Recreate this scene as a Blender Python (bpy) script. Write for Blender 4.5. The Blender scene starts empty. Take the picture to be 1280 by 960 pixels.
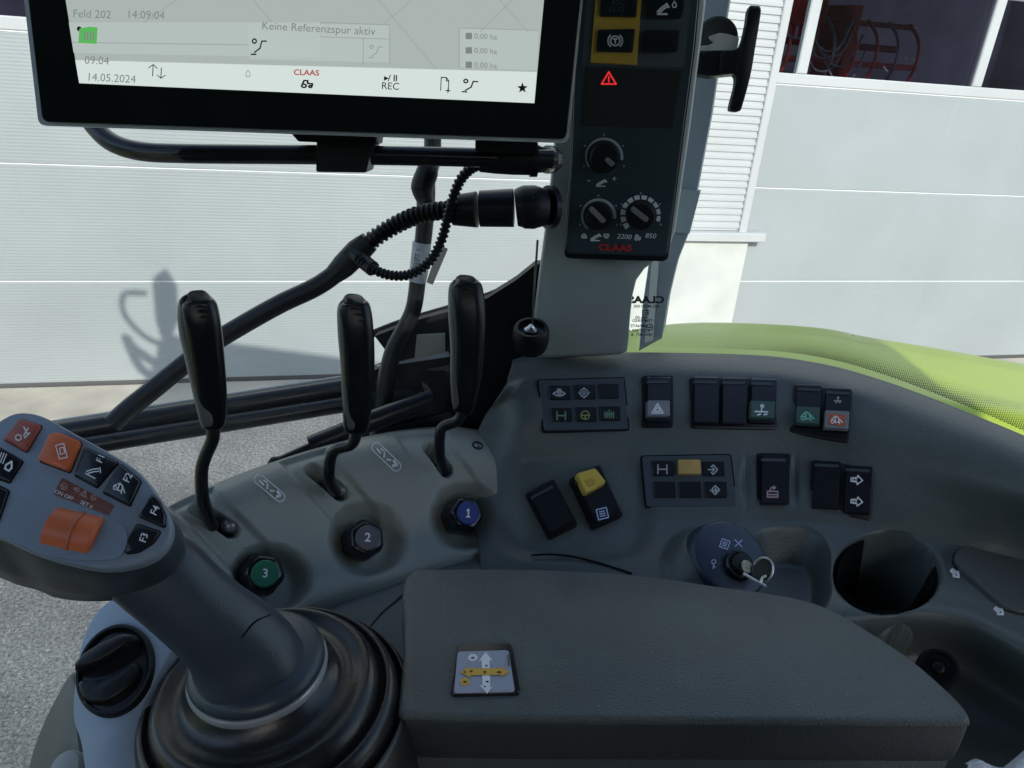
import bpy, bmesh, math, random
from mathutils import Vector as V, Matrix, kdtree
random.seed(7)
sc = bpy.context.scene
COL = sc.collection
# ------------------------------------------------------------------ camera
FPX = 967.0
TH = math.radians(24.7); RO = math.atan(0.082)
Fw = V((0, math.cos(TH), -math.sin(TH)))
R0 = V((1, 0, 0)); U0 = V((0, math.sin(TH), math.cos(TH)))
Rt = R0*math.cos(RO) + U0*math.sin(RO)
Up = -R0*math.sin(RO) + U0*math.cos(RO)
cam_d = bpy.data.cameras.new('camera'); cam = bpy.data.objects.new('camera', cam_d); COL.objects.link(cam)
cam_d.sensor_width = 36; cam_d.lens = 36*FPX/1280; cam_d.clip_start = .02; cam_d.clip_end = 3000
cam.matrix_world = Matrix(((Rt.x, Up.x, -Fw.x, 0), (Rt.y, Up.y, -Fw.y, 0), (Rt.z, Up.z, -Fw.z, 0), (0, 0, 0, 1)))
sc.camera = cam
GZ = -2.5

def ray(px, py): return Fw + Rt*((px-640)/FPX) - Up*((py-480)/FPX)
def P(px, py, d): return ray(px, py)*d
def onz(px, py, z):
    r = ray(px, py); return r*(z/r.z)
def onp(px, py, pl):
    r = ray(px, py); p, n = pl; return r*(p.dot(n)/r.dot(n))
def proj(v):
    d = v.dot(Fw); return (640+FPX*v.dot(Rt)/d, 480-FPX*v.dot(Up)/d)
def vn(*a): return V(a).normalized()

# ------------------------------------------------------------------ materials
MATS = {}; DUSTY = ('console_plastic', 'lever_housing_plastic', 'armrest_vinyl', 'black_rubber')
def mat(name, col, rough=.5, metal=0, bump=None, var=None, emit=None, spec=.5, coat=0):
    """bump=(scale, strength, dist); var=(scale, amount)"""
    if name in MATS: return MATS[name]
    m = bpy.data.materials.new(name); m.use_nodes = True
    nt = m.node_tree; b = nt.nodes['Principled BSDF']
    b.inputs['Base Color'].default_value = (*col, 1)
    b.inputs['Roughness'].default_value = rough
    b.inputs['Metallic'].default_value = metal
    b.inputs['Specular IOR Level'].default_value = spec
    b.inputs['Coat Weight'].default_value = coat
    tc = nt.nodes.new('ShaderNodeNewGeometry')
    if var:
        n = nt.nodes.new('ShaderNodeTexNoise'); n.inputs['Scale'].default_value = var[0]; n.inputs['Detail'].default_value = 6
        nt.links.new(tc.outputs['Position'], n.inputs['Vector'])
        mr = nt.nodes.new('ShaderNodeMapRange'); mr.inputs['From Min'].default_value = .3; mr.inputs['From Max'].default_value = .7
        mr.inputs['To Min'].default_value = 1-var[1]; mr.inputs['To Max'].default_value = 1+var[1]
        nt.links.new(n.outputs['Fac'], mr.inputs['Value'])
        mx = nt.nodes.new('ShaderNodeVectorMath'); mx.operation = 'SCALE'; mx.inputs[0].default_value = col
        nt.links.new(mr.outputs['Result'], mx.inputs['Scale']); nt.links.new(mx.outputs[0], b.inputs['Base Color'])
        mr2 = nt.nodes.new('ShaderNodeMapRange'); mr2.inputs['From Min'].default_value = .3; mr2.inputs['From Max'].default_value = .7
        mr2.inputs['To Min'].default_value = max(.02, rough-.07); mr2.inputs['To Max'].default_value = min(1, rough+.07)
        nt.links.new(n.outputs['Fac'], mr2.inputs['Value']); nt.links.new(mr2.outputs['Result'], b.inputs['Roughness'])
    if name in DUSTY:
        vo = nt.nodes.new('ShaderNodeTexVoronoi'); vo.inputs['Scale'].default_value = 210; nt.links.new(tc.outputs['Position'], vo.inputs['Vector'])
        m1 = nt.nodes.new('ShaderNodeMapRange'); m1.inputs['From Min'].default_value = .06; m1.inputs['From Max'].default_value = .20; m1.inputs['To Min'].default_value = 1; m1.inputs['To Max'].default_value = 0
        nt.links.new(vo.outputs['Distance'], m1.inputs['Value'])
        sx = nt.nodes.new('ShaderNodeSeparateColor'); nt.links.new(vo.outputs['Color'], sx.inputs[0])
        gt = nt.nodes.new('ShaderNodeMath'); gt.operation = 'GREATER_THAN'; gt.inputs[1].default_value = .82; nt.links.new(sx.outputs[0], gt.inputs[0])
        pr_ = nt.nodes.new('ShaderNodeMath'); pr_.operation = 'MULTIPLY'; nt.links.new(m1.outputs[0], pr_.inputs[0]); nt.links.new(gt.outputs[0], pr_.inputs[1])
        p2_ = nt.nodes.new('ShaderNodeMath'); p2_.operation = 'MULTIPLY'; p2_.inputs[1].default_value = .30; nt.links.new(pr_.outputs[0], p2_.inputs[0])
        mc_ = nt.nodes.new('ShaderNodeMix'); mc_.data_type = 'RGBA'; mc_.inputs[7].default_value = (.36, .35, .32, 1); mc_.inputs[6].default_value = (*col, 1)
        if b.inputs['Base Color'].links: nt.links.new(b.inputs['Base Color'].links[0].from_socket, mc_.inputs[6])
        nt.links.new(p2_.outputs[0], mc_.inputs[0]); nt.links.new(mc_.outputs[2], b.inputs['Base Color'])
    if bump:
        n = nt.nodes.new('ShaderNodeTexNoise'); n.inputs['Scale'].default_value = bump[0]; n.inputs['Detail'].default_value = 3
        nt.links.new(tc.outputs['Position'], n.inputs['Vector'])
        bp = nt.nodes.new('ShaderNodeBump'); bp.inputs['Strength'].default_value = bump[1]; bp.inputs['Distance'].default_value = bump[2]
        nt.links.new(n.outputs['Fac'], bp.inputs['Height']); nt.links.new(bp.outputs['Normal'], b.inputs['Normal'])
    if emit:
        b.inputs['Emission Color'].default_value = (*emit[0], 1); b.inputs['Emission Strength'].default_value = emit[1]
    MATS[name] = m; return m

M_con = mat('console_plastic', (.086, .104, .100), .36, bump=(650, .7, .0006), var=(14, .14))
M_blk = mat('lever_housing_plastic', (.27, .29, .26), .36, bump=(650, .6, .0006), var=(12, .12))
M_trim = mat('pillar_trim_plastic', (.36, .405, .40), .44, bump=(600, .3, .0006), var=(9, .07))
M_arm = mat('armrest_vinyl', (.088, .104, .100), .42, bump=(600, 1.0, .0010), var=(22, .16))
M_black = mat('black_plastic', (.006, .008, .011), .38, spec=.35, bump=(600, .2, .0004))
M_blackg = mat('black_gloss', (.008, .009, .012), .16)
M_rub = mat('black_rubber', (.005, .007, .009), .42, spec=.32, bump=(300, .3, .0006), var=(25, .2))
M_grip = mat('grip_rubber', (.005, .008, .010), .30, spec=.38, bump=(400, .15, .0003))
M_boot = mat('bellows_rubber', (.017, .018, .018), .30, bump=(240, .25, .0005), var=(18, .15))
M_frame = mat('painted_black_steel', (.010, .012, .016), .28, var=(10, .15))
M_key = mat('switch_black', (.011, .014, .020), .27, bump=(500, .2, .0003))
M_keyg = mat('switch_frame_grey', (.045, .060, .070), .45)
M_blue = mat('blue_grey_plastic', (.21, .265, .335), .46, bump=(600, .25, .0005), var=(20, .06))
M_blue2 = mat('blue_grey_light', (.25, .33, .43), .48, bump=(600, .25, .0005), var=(20, .06))
M_hand = mat('handle_rubber', (.036, .052, .068), .40, bump=(500, .35, .0006), var=(20, .1))
M_orange = mat('orange_plastic', (.66, .15, .05), .40, var=(60, .12))
M_orange2 = mat('orange_red_plastic', (.38, .085, .05), .42, var=(60, .12))
M_brown = mat('brown_label', (.19, .065, .05), .5)
M_white = mat('white_print', (.85, .88, .90), .5)
M_grey = mat('grey_print', (.48, .52, .56), .5)
M_green = mat('green_print', (.14, .36, .14), .5)
M_red = mat('red_print', (.62, .03, .03), .5)
M_yel = mat('yellow_plastic', (.62, .40, .055), .45, var=(60, .06))
M_ylw = mat('switch_cap_yellow', (.68, .48, .08), .45, var=(80, .08))
M_amb = mat('key_cap_amber', (.52, .33, .10), .45, var=(80, .12))
M_lensw = mat('lens_grey', (.23, .23, .25), .35)
M_lensg = mat('lens_green', (.055, .10, .085), .35)
M_lensr = mat('lens_orange', (.55, .12, .05), .35)
M_chr = mat('polished_metal', (.62, .62, .62), .22, metal=1)
M_sil = mat('silver_trim', (.60, .64, .68), .32, metal=.6)
M_lime = mat('lime_paint', (.38, .50, .055), .34, var=(5, .07), coat=.08, bump=(90, .15, .001))
M_pil = mat('outer_pillar_paint', (.23, .29, .35), .4, var=(5, .05))
M_lgrey = mat('grip_shell_grey', (.12, .13, .125), .42, bump=(600, .2, .0005))
M_label = mat('white_tape', (.52, .56, .62), .55, var=(120, .15))
M_tag = mat('cream_tag', (.60, .58, .48), .6)
M_nb = mat('blue_cap', (.012, .035, .20), .4); M_nw = mat('grey_cap', (.10, .10, .11), .4); M_ng = mat('green_cap', (.015, .16, .085), .4)
M_film = mat('clear_film_white', (.62, .64, .66), .2)

def new_mesh(name, verts, faces, m, parent=None, smooth=False, recalc=True, mats=None, fm=None):
    me = bpy.data.meshes.new(name)
    off = V((0, 0, 0))
    if parent is not None:
        r = parent
        while r.parent: r = r.parent
        off = r.location.copy()
    me.from_pydata([tuple(V(v)-off) for v in verts], [], faces)
    if recalc:
        bm = bmesh.new(); bm.from_mesh(me); bmesh.ops.recalc_face_normals(bm, faces=bm.faces); bm.to_mesh(me); bm.free()
    if mats:
        for x in mats: me.materials.append(x)
        for p, k in zip(me.polygons, fm): p.material_index = k
    else: me.materials.append(m)
    if smooth:
        for p in me.polygons: p.use_smooth = True
    o = bpy.data.objects.new(name, me); COL.objects.link(o)
    if parent is not None: o.parent = parent
    return o
def sharp(o, deg=35):
    """smooth shading with hard edges above the angle"""
    me = o.data; bm = bmesh.new(); bm.from_mesh(me)
    for f in bm.faces: f.smooth = True
    a = math.radians(deg)
    for e in bm.edges: e.smooth = not (len(e.link_faces) == 2 and e.calc_face_angle(0) > a)
    bm.to_mesh(me); bm.free(); return o
def thing(name, label, cat, loc, group=None):
    o = bpy.data.objects.new(name, None); COL.objects.link(o); o.empty_display_size = .02
    o.location = loc; o['label'] = label; o['category'] = cat
    if group: o['group'] = group
    return o
def tag(o, label, cat, group=None):
    o['label'] = label; o['category'] = cat
    if group: o['group'] = group
    return o
def lab(o, label): o['label'] = label; return o

# ------------------------------------------------------------------ shape helpers
def rpoly(c, r=3, k=4):
    out = []; n = len(c)
    for i in range(n):
        a, b, d = V(c[i-1][:2]), V(c[i][:2]), V(c[(i+1) % n][:2])
        u = (a-b); w = (d-b); rr = min(r, u.length*.45, w.length*.45)
        p0 = b+u.normalized()*rr; p2 = b+w.normalized()*rr
        for j in range(k+1):
            t = j/k; out.append(tuple(p0*(1-t)**2 + b*2*t*(1-t) + p2*t*t))
    return out
def cr(p0, p1, p2, p3, t):
    return ((p1*2) + (p2-p0)*t + (p0*2-p1*5+p2*4-p3)*t*t + (p1*3-p0-p2*3+p3)*t**3)*.5
def curve(pts, sub, closed=False):
    pts = [V(p) for p in pts]; n = len(pts); out = []
    rng = n if closed else n-1
    for i in range(rng):
        if closed: q = [pts[(i+j-1) % n] for j in range(4)]
        else: q = [pts[i-1] if i > 0 else pts[0]*2-pts[1], pts[i], pts[i+1], pts[i+2] if i+2 < n else pts[n-1]*2-pts[n-2]]
        for s in range(sub): out.append(cr(*q, s/sub))
    if not closed: out.append(pts[-1])
    return out
def ell(cx, cy, a, b, rot=0, n=40):
    c, s = math.cos(math.radians(rot)), math.sin(math.radians(rot))
    return [(cx+a*math.cos(t)*c-b*math.sin(t)*s, cy+a*math.cos(t)*s+b*math.sin(t)*c) for t in [2*math.pi*i/n for i in range(n)]]
def slab(name, poly, pl, layers, m, parent=None, deg=35, cap0=True):
    """a solid whose outline (picture polygon laid on plane pl) is stacked in layers (height along normal, scale)"""
    pts = [onp(x, y, pl) for x, y in [q[:2] for q in poly]]; n = len(pts)
    c = sum(pts, V((0, 0, 0)))/n; nr = pl[1]
    vs = []; fs = []
    for h, s in layers:
        for p in pts: vs.append(c+(p-c)*s+nr*h)
    for k in range(len(layers)-1):
        for i in range(n):
            j = (i+1) % n; fs.append((k*n+i, k*n+j, (k+1)*n+j, (k+1)*n+i))
    if cap0: fs.append(tuple(range(n))[::-1])
    fs.append(tuple((len(layers)-1)*n+i for i in range(n)))
    return sharp(new_mesh(name, vs, fs, m, parent), deg)
def box_l(h0, h1, b=.0008, s=.96): return [(h0, 1), (h1-b, 1), (h1, s)]
def tube(name, path, rad, m, parent=None, sides=14, sub=8, corr=None, cap=True, taper=None):
    pts = curve(path, sub) if sub > 1 else [V(p) for p in path]
    if corr:                                        # corrugated hose: resample along length
        L = [0]
        for i in range(1, len(pts)): L.append(L[-1]+(pts[i]-pts[i-1]).length)
        st = corr[0]/4; q = []; i = 0
        for k in range(int(L[-1]/st)+1):
            d = k*st
            while i < len(L)-2 and L[i+1] < d: i += 1
            t = (d-L[i])/max(1e-9, L[i+1]-L[i]); q.append(pts[i].lerp(pts[i+1], t))
        pts = q
    n = len(pts); vs = []; fs = []
    T = [(pts[min(i+1, n-1)]-pts[max(i-1, 0)]).normalized() for i in range(n)]
    a = T[0].orthogonal().normalized()
    for i, p in enumerate(pts):
        a = (a - T[i]*a.dot(T[i])).normalized(); b = T[i].cross(a)
        if callable(rad): r = rad(i/(n-1))
        elif isinstance(rad, (list, tuple)):
            f = i/(n-1)*(len(rad)-1); k = min(int(f), len(rad)-2); r = rad[k]+(rad[k+1]-rad[k])*(f-k)
        else: r = rad
        if corr: r += corr[1]*(1 if i % 4 in (0, 1) else -1)
        for s in range(sides):
            t = 2*math.pi*s/sides; vs.append(p+(a*math.cos(t)+b*math.sin(t))*r)
    for i in range(n-1):
        for s in range(sides):
            j = (s+1) % sides; fs.append((i*sides+s, i*sides+j, (i+1)*sides+j, (i+1)*sides+s))
    if cap: fs.append(tuple(range(sides))[::-1]); fs.append(tuple((n-1)*sides+s for s in range(sides)))
    return sharp(new_mesh(name, vs, fs, m, parent), 50)
def lathe(name, prof, o, ax, m, parent=None, sides=48, deg=40, flute=None, squash=None):
    ax = V(ax).normalized(); a = ax.orthogonal().normalized(); b = ax.cross(a); vs = []; fs = []
    for r, h in prof:
        for s in range(sides):
            t = 2*math.pi*s/sides; rr = r*(1+(flute[1]*math.cos(flute[0]*t) if flute else 0))
            vs.append(o+ax*h+(a*math.cos(t)+b*math.sin(t))*rr)
    for i in range(len(prof)-1):
        for s in range(sides):
            j = (s+1) % sides; fs.append((i*sides+s, i*sides+j, (i+1)*sides+j, (i+1)*sides+s))
    fs.append(tuple(range(sides))[::-1]); fs.append(tuple((len(prof)-1)*sides+s for s in range(sides)))
    return sharp(new_mesh(name, vs, fs, m, parent), deg)
def pxloft(name, secs, m, parent=None, sides=28, sup=2.6, sub=5, deg=60):
    """secs: (px, py, half width px, depth, half thickness m)"""
    s5 = curve([V((a, b, c)) for a, b, c, d, e in secs], sub); s2 = curve([V((d, e, 0)) for a, b, c, d, e in secs], sub)
    C = [P(q.x, q.y, w.x) for q, w in zip(s5, s2)]; n = len(C); vs = []; fs = []
    for i in range(n):
        T = (C[min(i+1, n-1)]-C[max(i-1, 0)]).normalized(); vd = C[i].normalized()
        w = T.cross(vd).normalized(); t = w.cross(T).normalized()
        hw = max(s5[i].z, .3)/FPX*s2[i].x; th = max(s2[i].y, .0006)
        for s in range(sides):
            a = 2*math.pi*s/sides; ca, sa = math.cos(a), math.sin(a)
            vs.append(C[i]+w*hw*math.copysign(abs(ca)**(2/sup), ca)+t*th*math.copysign(abs(sa)**(2/sup), sa))
    for i in range(n-1):
        for s in range(sides):
            j = (s+1) % sides; fs.append((i*sides+s, i*sides+j, (i+1)*sides+j, (i+1)*sides+s))
    fs.append(tuple(range(sides))[::-1]); fs.append(tuple((n-1)*sides+s for s in range(sides)))
    return sharp(new_mesh(name, vs, fs, m, parent), deg)
def bar(name, a, b, wd, ht, up, m, parent=None, bev=.002):
    """straight bar of rectangular section between world points"""
    a, b = V(a), V(b); d = (b-a).normalized(); s = d.cross(V(up)).normalized(); u = s.cross(d)
    q = []
    w, h = wd/2, ht/2; B = min(bev, w*.8, h*.8)
    for x, y in ((-w+B, -h), (w-B, -h), (w, -h+B), (w, h-B), (w-B, h), (-w+B, h), (-w, h-B), (-w, -h+B)): q.append(s*x+u*y)
    vs = [a+k for k in q]+[b+k for k in q]
    fs = [(i, (i+1) % 8, 8+(i+1) % 8, 8+i) for i in range(8)]+[tuple(range(8))[::-1], tuple(range(8, 16))]
    return new_mesh(name, vs, fs, m, parent)
# ---- prints
def place2d(vs, cx, cy, sx, sy, ang, pl, h):
    c, s = math.cos(math.radians(ang)), math.sin(math.radians(ang)); out = []
    for x, y in vs:
        X = x*sx; Y = -y*sy
        out.append(onp(cx+X*c-Y*s, cy+X*s+Y*c, (pl[0]+pl[1]*h, pl[1])))
    return out
_tc = {}
def text(name, s, cx, cy, hpx, pl, m, parent, ang=0, h=.0006, wide=1, mirror=False, bold=0, shear=0, skew=None):
    k = (s, bold, shear)
    if k not in _tc:
        cu = bpy.data.curves.new('t', 'FONT'); cu.body = s; cu.align_x = 'CENTER'; cu.align_y = 'CENTER'; cu.offset = bold; cu.shear = shear; cu.resolution_u = 3
        ob = bpy.data.objects.new('t', cu); COL.objects.link(ob)
        dg = bpy.context.evaluated_depsgraph_get(); me = bpy.data.meshes.new_from_object(ob.evaluated_get(dg))
        _tc[k] = ([(v.co.x, v.co.y) for v in me.vertices], [tuple(p.vertices) for p in me.polygons])
        bpy.data.objects.remove(ob); bpy.data.curves.remove(cu); bpy.data.meshes.remove(me)
    vs, fs = _tc[k]; mx = -1 if mirror else 1
    return new_mesh(name, place2d(vs, cx, cy, hpx*1.4*wide*mx, hpx*1.4, ang, pl, h), fs, m, parent, recalc=False)
def ribbon(pts, w, closed=False):
    vs = []; fs = []; pts = [V(p) for p in pts]; n = len(pts)
    rng = n if closed else n-1
    for i in range(rng):
        a, b = pts[i], pts[(i+1) % n]; d = b-a
        if d.length < 1e-6: continue
        d.normalize(); q = V((-d.y, d.x))*w/2; e = d*w*.3; k = len(vs)
        vs += [tuple(a-e+q), tuple(a-e-q), tuple(b+e-q), tuple(b+e+q)]; fs.append((k, k+1, k+2, k+3))
    return vs, fs
def circ(cx, cy, r, n=16, a0=0, a1=360): return [(cx+r*math.cos(math.radians(a0+(a1-a0)*i/n)), cy+r*math.sin(math.radians(a0+(a1-a0)*i/n))) for i in range(n+1)]
ICON = {
 '1': [([(-.35, .45), (0, .8), (0, -.8)], 0), ([(-.35, -.8), (.35, -.8)], 0)],
 'tri': [([(-.9, -.6), (.9, -.6), (0, .9)], 1), ([(0, .35), (0, -.15)], 0), ([(0, -.3), (0, -.36)], 0)],
 'tri2': [([(-.9, -.6), (.9, -.6), (0, .9)], 1), ([(-.45, -.33), (.45, -.33), (0, .4)], 1)],
 'axle': [([(-.8, .8), (-.8, -.8)], 0), ([(.8, .8), (.8, -.8)], 0), ([(-.8, 0), (.8, 0)], 0)],
 'gear': [(circ(0, 0, .75), 0), (circ(0, 0, .28), 0), ([(0, .75), (0, 1)], 0), ([(0, -.75), (0, -1)], 0), ([(.75, 0), (1, 0)], 0), ([(-.75, 0), (-1, 0)], 0)],
 'wheel': [(circ(0, 0, .8), 0), ([(-.8, 0), (.8, 0)], 0), ([(0, 0), (0, -.8)], 0)],
 'pto': [([(-.9, .5), (-.9, -.7)], 0), ([(-.45, .5), (-.45, -.7)], 0), ([(0, .9), (0, -.7)], 0), ([(.45, .5), (.45, -.7)], 0), ([(.9, .5), (.9, -.7)], 0), ([(-.9, 0), (.9, 0)], 0)],
 'diff': [([(-1, 0), (-.5, .3), (0, .55), (.5, .3), (1, 0), (.5, -.3), (0, -.4), (-.5, -.3)], 1), (circ(0, 0, .25, 8), 0), ([(-.3, .7), (.3, .7)], 0)],
 'out': [([(-.5, .3), (.1, .9), (.9, .1), (.1, -.8), (-.5, -.2)], 0), ([(-.9, 0), (.4, 0)], 0), ([(.1, .35), (.4, 0), (.1, -.35)], 0)],
 'in': [([(-.3, .5), (.1, .9), (.9, 0), (.1, -.9), (-.3, -.5)], 0), ([(-.9, 0), (.3, 0)], 0), ([(0, .3), (.3, 0), (0, -.3)], 0)],
 'door': [([(-.8, -.8), (-.8, .1), (.8, .1), (.8, -.8)], 1), ([(-.8, -.4), (.8, -.4)], 0), ([(-.5, .1), (-.2, .7), (.4, .7)], 0), ([(.1, .95), (.45, .7), (.1, .45)], 0)],
 'arrow': [([(-.9, .3), (.1, .45), (.1, .85), (.9, 0), (.1, -.8), (.1, -.4), (-.9, -.3)], 1), (circ(-.35, 0, .28, 8), 0)],
 'lever': [([(-.9, -.2), (.9, -.2)], 0), ([(0, -.2), (.1, .8)], 0), (circ(.1, .6, .2, 8), 0), ([(-.5, -.7), (-.1, -.5)], 0), ([(.4, -.6), (.8, -.5)], 0)],
 'hitch': [([(-.9, -.1), (-.3, .6), (.2, .4), (.9, -.3)], 0), ([(-.3, .6), (-.2, -.4), (.4, -.3)], 0), (circ(-.6, -.3, .25, 8), 0), ([(.2, .4), (.5, -.6)], 0)],
 'park': [(circ(0, 0, .62), 0), (circ(0, 0, .95, 8, 130, 230), 0), (circ(0, 0, .95, 8, -50, 50), 0), ([(0, .28), (0, -.28)], 0), ([(-.25, .25), (.25, .25)], 0)],
 'diamond': [([(-.9, .25), (-.2, .9), (.9, -.3), (.2, -.9)], 1), ([(-.35, .2), (0, .5), (.4, 0), (.05, -.4)], 1)],
 'nolink': [(circ(-.35, -.55, .33, 10), 0), ([(-.3, .8), (.5, .2)], 0), ([(.2, .9), (.1, -.1)], 0), ([(.6, .5), (.3, -.3)], 0)],
 'tractor': [(circ(-.5, -.4, .35, 10), 0), (circ(.5, -.5, .22, 10), 0), ([(-.7, .1), (-.5, .7), (.05, .7), (.1, .1), (.8, .1), (.8, -.3)], 0)],
 'implement': [([(-.9, -.6), (-.2, .1), (.4, .5)], 0), ([(-.6, -.8), (0, -.2), (.6, .2)], 0), ([(.5, .7), (.9, .1)], 0), ([(-.9, -.95), (.6, -.95)], 0)],
 'drop': [([(0, .9), (-.5, 0), (-.35, -.6), (.35, -.6), (.5, 0)], 1)],
 'house': [([(-.5, -.7), (-.5, .2), (0, .8), (.5, .2), (.5, -.7)], 1)],
 'key': [(circ(0, .45, .4, 10), 0), ([(0, .05), (0, -.9)], 0), ([(0, -.5), (.4, -.5)], 0)],
 'box': [([(-.8, .8), (.8, .8), (.8, -.8), (-.8, -.8)], 1), ([(-.4, .35), (.4, .35)], 0), ([(-.4, 0), (.4, 0)], 0), ([(-.4, -.35), (.4, -.35)], 0)],
 'cross': [([(-.7, .7), (.7, -.7)], 0), ([(.7, .6), (-.6, -.6)], 0)],
 'page': [([(-.6, -.9), (-.6, .9), (.2, .9), (.6, .45), (.6, -.9)], 0), ([(.2, .9), (.2, .45), (.6, .45)], 0), ([(.2, -.9), (.9, -.9)], 0), ([(.55, -.6), (.55, -1.2)], 0)],
 'updown': [([(-.45, -.7), (-.45, .8)], 0), ([(-.95, .4), (-.45, .9), (.05, .4)], 0), ([(.5, .5), (.5, -.9)], 0), ([(.05, -.5), (.5, -.95), (1, -.5)], 0)],
 'route': [([(-.6, -.7), (.1, -.2), (.3, .5)], 0), (circ(-.6, .6, .25, 8), 0), ([(.3, .6), (.9, .6)], 0), ([(-1, -.9), (-.4, -.9)], 0)],
 'bars': [([(-.7, -.8), (-.7, .8)], 0), ([(-.3, -.8), (-.3, .8)], 0), ([(.1, -.8), (.1, .8)], 0), ([(.5, -.8), (.5, .8)], 0)],
}
def icon(name, key, cx, cy, r, pl, m, parent, ang=0, w=.16, h=.0006, ry=None):
    vs = []; fs = []
    for pts, cl in ICON[key]:
        a, b = ribbon(pts, w, bool(cl)); k = len(vs); vs += a; fs += [tuple(i+k for i in f) for f in b]
    return new_mesh(name, place2d(vs, cx, cy, r, ry or r, ang, pl, h), fs, m, parent, recalc=False)
def poly2d(name, polys, cx, cy, r, pl, m, parent, ang=0, h=.0006):
    vs = []; fs = []
    for p in polys: k = len(vs); vs += p; fs.append(tuple(range(k, k+len(p))))
    return new_mesh(name, place2d(vs, cx, cy, r, r, ang, pl, h), fs, m, parent, recalc=False)
def fpl(px, py, d, n): return (P(px, py, d), V(n).normalized())
def rockq(cx, cy, w, h, ang=0):
    c, s = math.cos(math.radians(ang)), math.sin(math.radians(ang))
    return [(cx+x*c-y*s, cy+x*s+y*c) for x, y in ((-w/2, -h/2), (w/2, -h/2), (w/2, h/2), (-w/2, h/2))]
# ================================================================== OUTSIDE
wd = Fw + Rt*(3860/FPX) + Up*(128/FPX); wd.z = 0; wd.normalize()
wn = V((wd.y, -wd.x, 0)); wn = wn if wn.y < 0 else -wn
WB = onz(640, 467, GZ); WPL = (WB, wn)
def wl(y0, x, vy=352): return y0 + (vy-y0)*x/4500.0          # a level line on the wall, by its height at x=0
def wpt(px, py, off=0): return onp(px, py, (WB+wn*off, wn))
def zline(y0): return wpt(0, y0).z
def wxz(u, z, off=0): return WB + wd*u + V((0, 0, z-WB.z)) + wn*off
def wu(px, py): return (wpt(px, py)-WB).dot(wd)
def wbox(name, u0, u1, z0, z1, o0, o1, m, parent, bev=.004):
    vs = []
    for o, k in ((o0, 0), (o1-bev, 0), (o1, bev)):
        for u, z in ((u0+k, z0+k), (u1-k, z0+k), (u1-k, z1-k), (u0+k, z1-k)): vs.append(wxz(u, z, o))
    fs = [(3, 2, 1, 0), (8, 9, 10, 11)]
    for l in (0, 4):
        for i in range(4): fs.append((l+i, l+(i+1) % 4, l+4+(i+1) % 4, l+4+i))
    return new_mesh(name, vs, fs, m, parent)

# ground ------------------------------------------------------------
def asphalt():
    m = mat('asphalt', (.3, .28, .25), .85); nt = m.node_tree; b = nt.nodes['Principled BSDF']; L = nt.links.new
    g = nt.nodes.new('ShaderNodeNewGeometry')
    n1 = nt.nodes.new('ShaderNodeTexVoronoi'); n1.inputs['Scale'].default_value = 170
    n2 = nt.nodes.new('ShaderNodeTexNoise'); n2.inputs['Scale'].default_value = 1.6; n2.inputs['Detail'].default_value = 8
    n3 = nt.nodes.new('ShaderNodeTexNoise'); n3.inputs['Scale'].default_value = 60; n3.inputs['Detail'].default_value = 4
    for n in (n1, n2, n3): L(g.outputs['Position'], n.inputs['Vector'])
    r1 = nt.nodes.new('ShaderNodeValToRGB'); e = r1.color_ramp.elements
    e[0].position = 0; e[0].color = (.19, .175, .145, 1); e[1].position = 1; e[1].color = (.82, .72, .56, 1)
    x = e.new(.45); x.color = (.43, .39, .32, 1); x = e.new(.8); x.color = (.52, .475, .395, 1)
    L(n1.outputs['Color'], r1.inputs['Fac'])
    mr = nt.nodes.new('ShaderNodeMapRange'); mr.inputs['From Min'].default_value = .3; mr.inputs['From Max'].default_value = .7; mr.inputs['To Min'].default_value = .68; mr.inputs['To Max'].default_value = 1.28
    L(n2.outputs['Fac'], mr.inputs['Value'])
    mr3 = nt.nodes.new('ShaderNodeMapRange'); mr3.inputs['From Min'].default_value = .3; mr3.inputs['From Max'].default_value = .7; mr3.inputs['To Min'].default_value = .65; mr3.inputs['To Max'].default_value = 1.35
    L(n3.outputs['Fac'], mr3.inputs['Value'])
    mu = nt.nodes.new('ShaderNodeMath'); mu.operation = 'MULTIPLY'; L(mr.outputs[0], mu.inputs[0]); L(mr3.outputs[0], mu.inputs[1])
    s = nt.nodes.new('ShaderNodeVectorMath'); s.operation = 'SCALE'; L(r1.outputs['Color'], s.inputs[0]); L(mu.outputs[0], s.inputs['Scale'])
    L(s.outputs[0], b.inputs['Base Color'])
    bp = nt.nodes.new('ShaderNodeBump'); bp.inputs['Strength'].default_value = .7; bp.inputs['Distance'].default_value = .006
    L(n1.outputs['Distance'], bp.inputs['Height']); L(bp.outputs['Normal'], b.inputs['Normal'])
    return m
g = new_mesh('ground', [(-400, -400, GZ), (400, -400, GZ), (400, 400, GZ), (-400, 400, GZ)], [(0, 1, 2, 3)], asphalt()); g['kind'] = 'structure'

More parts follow.
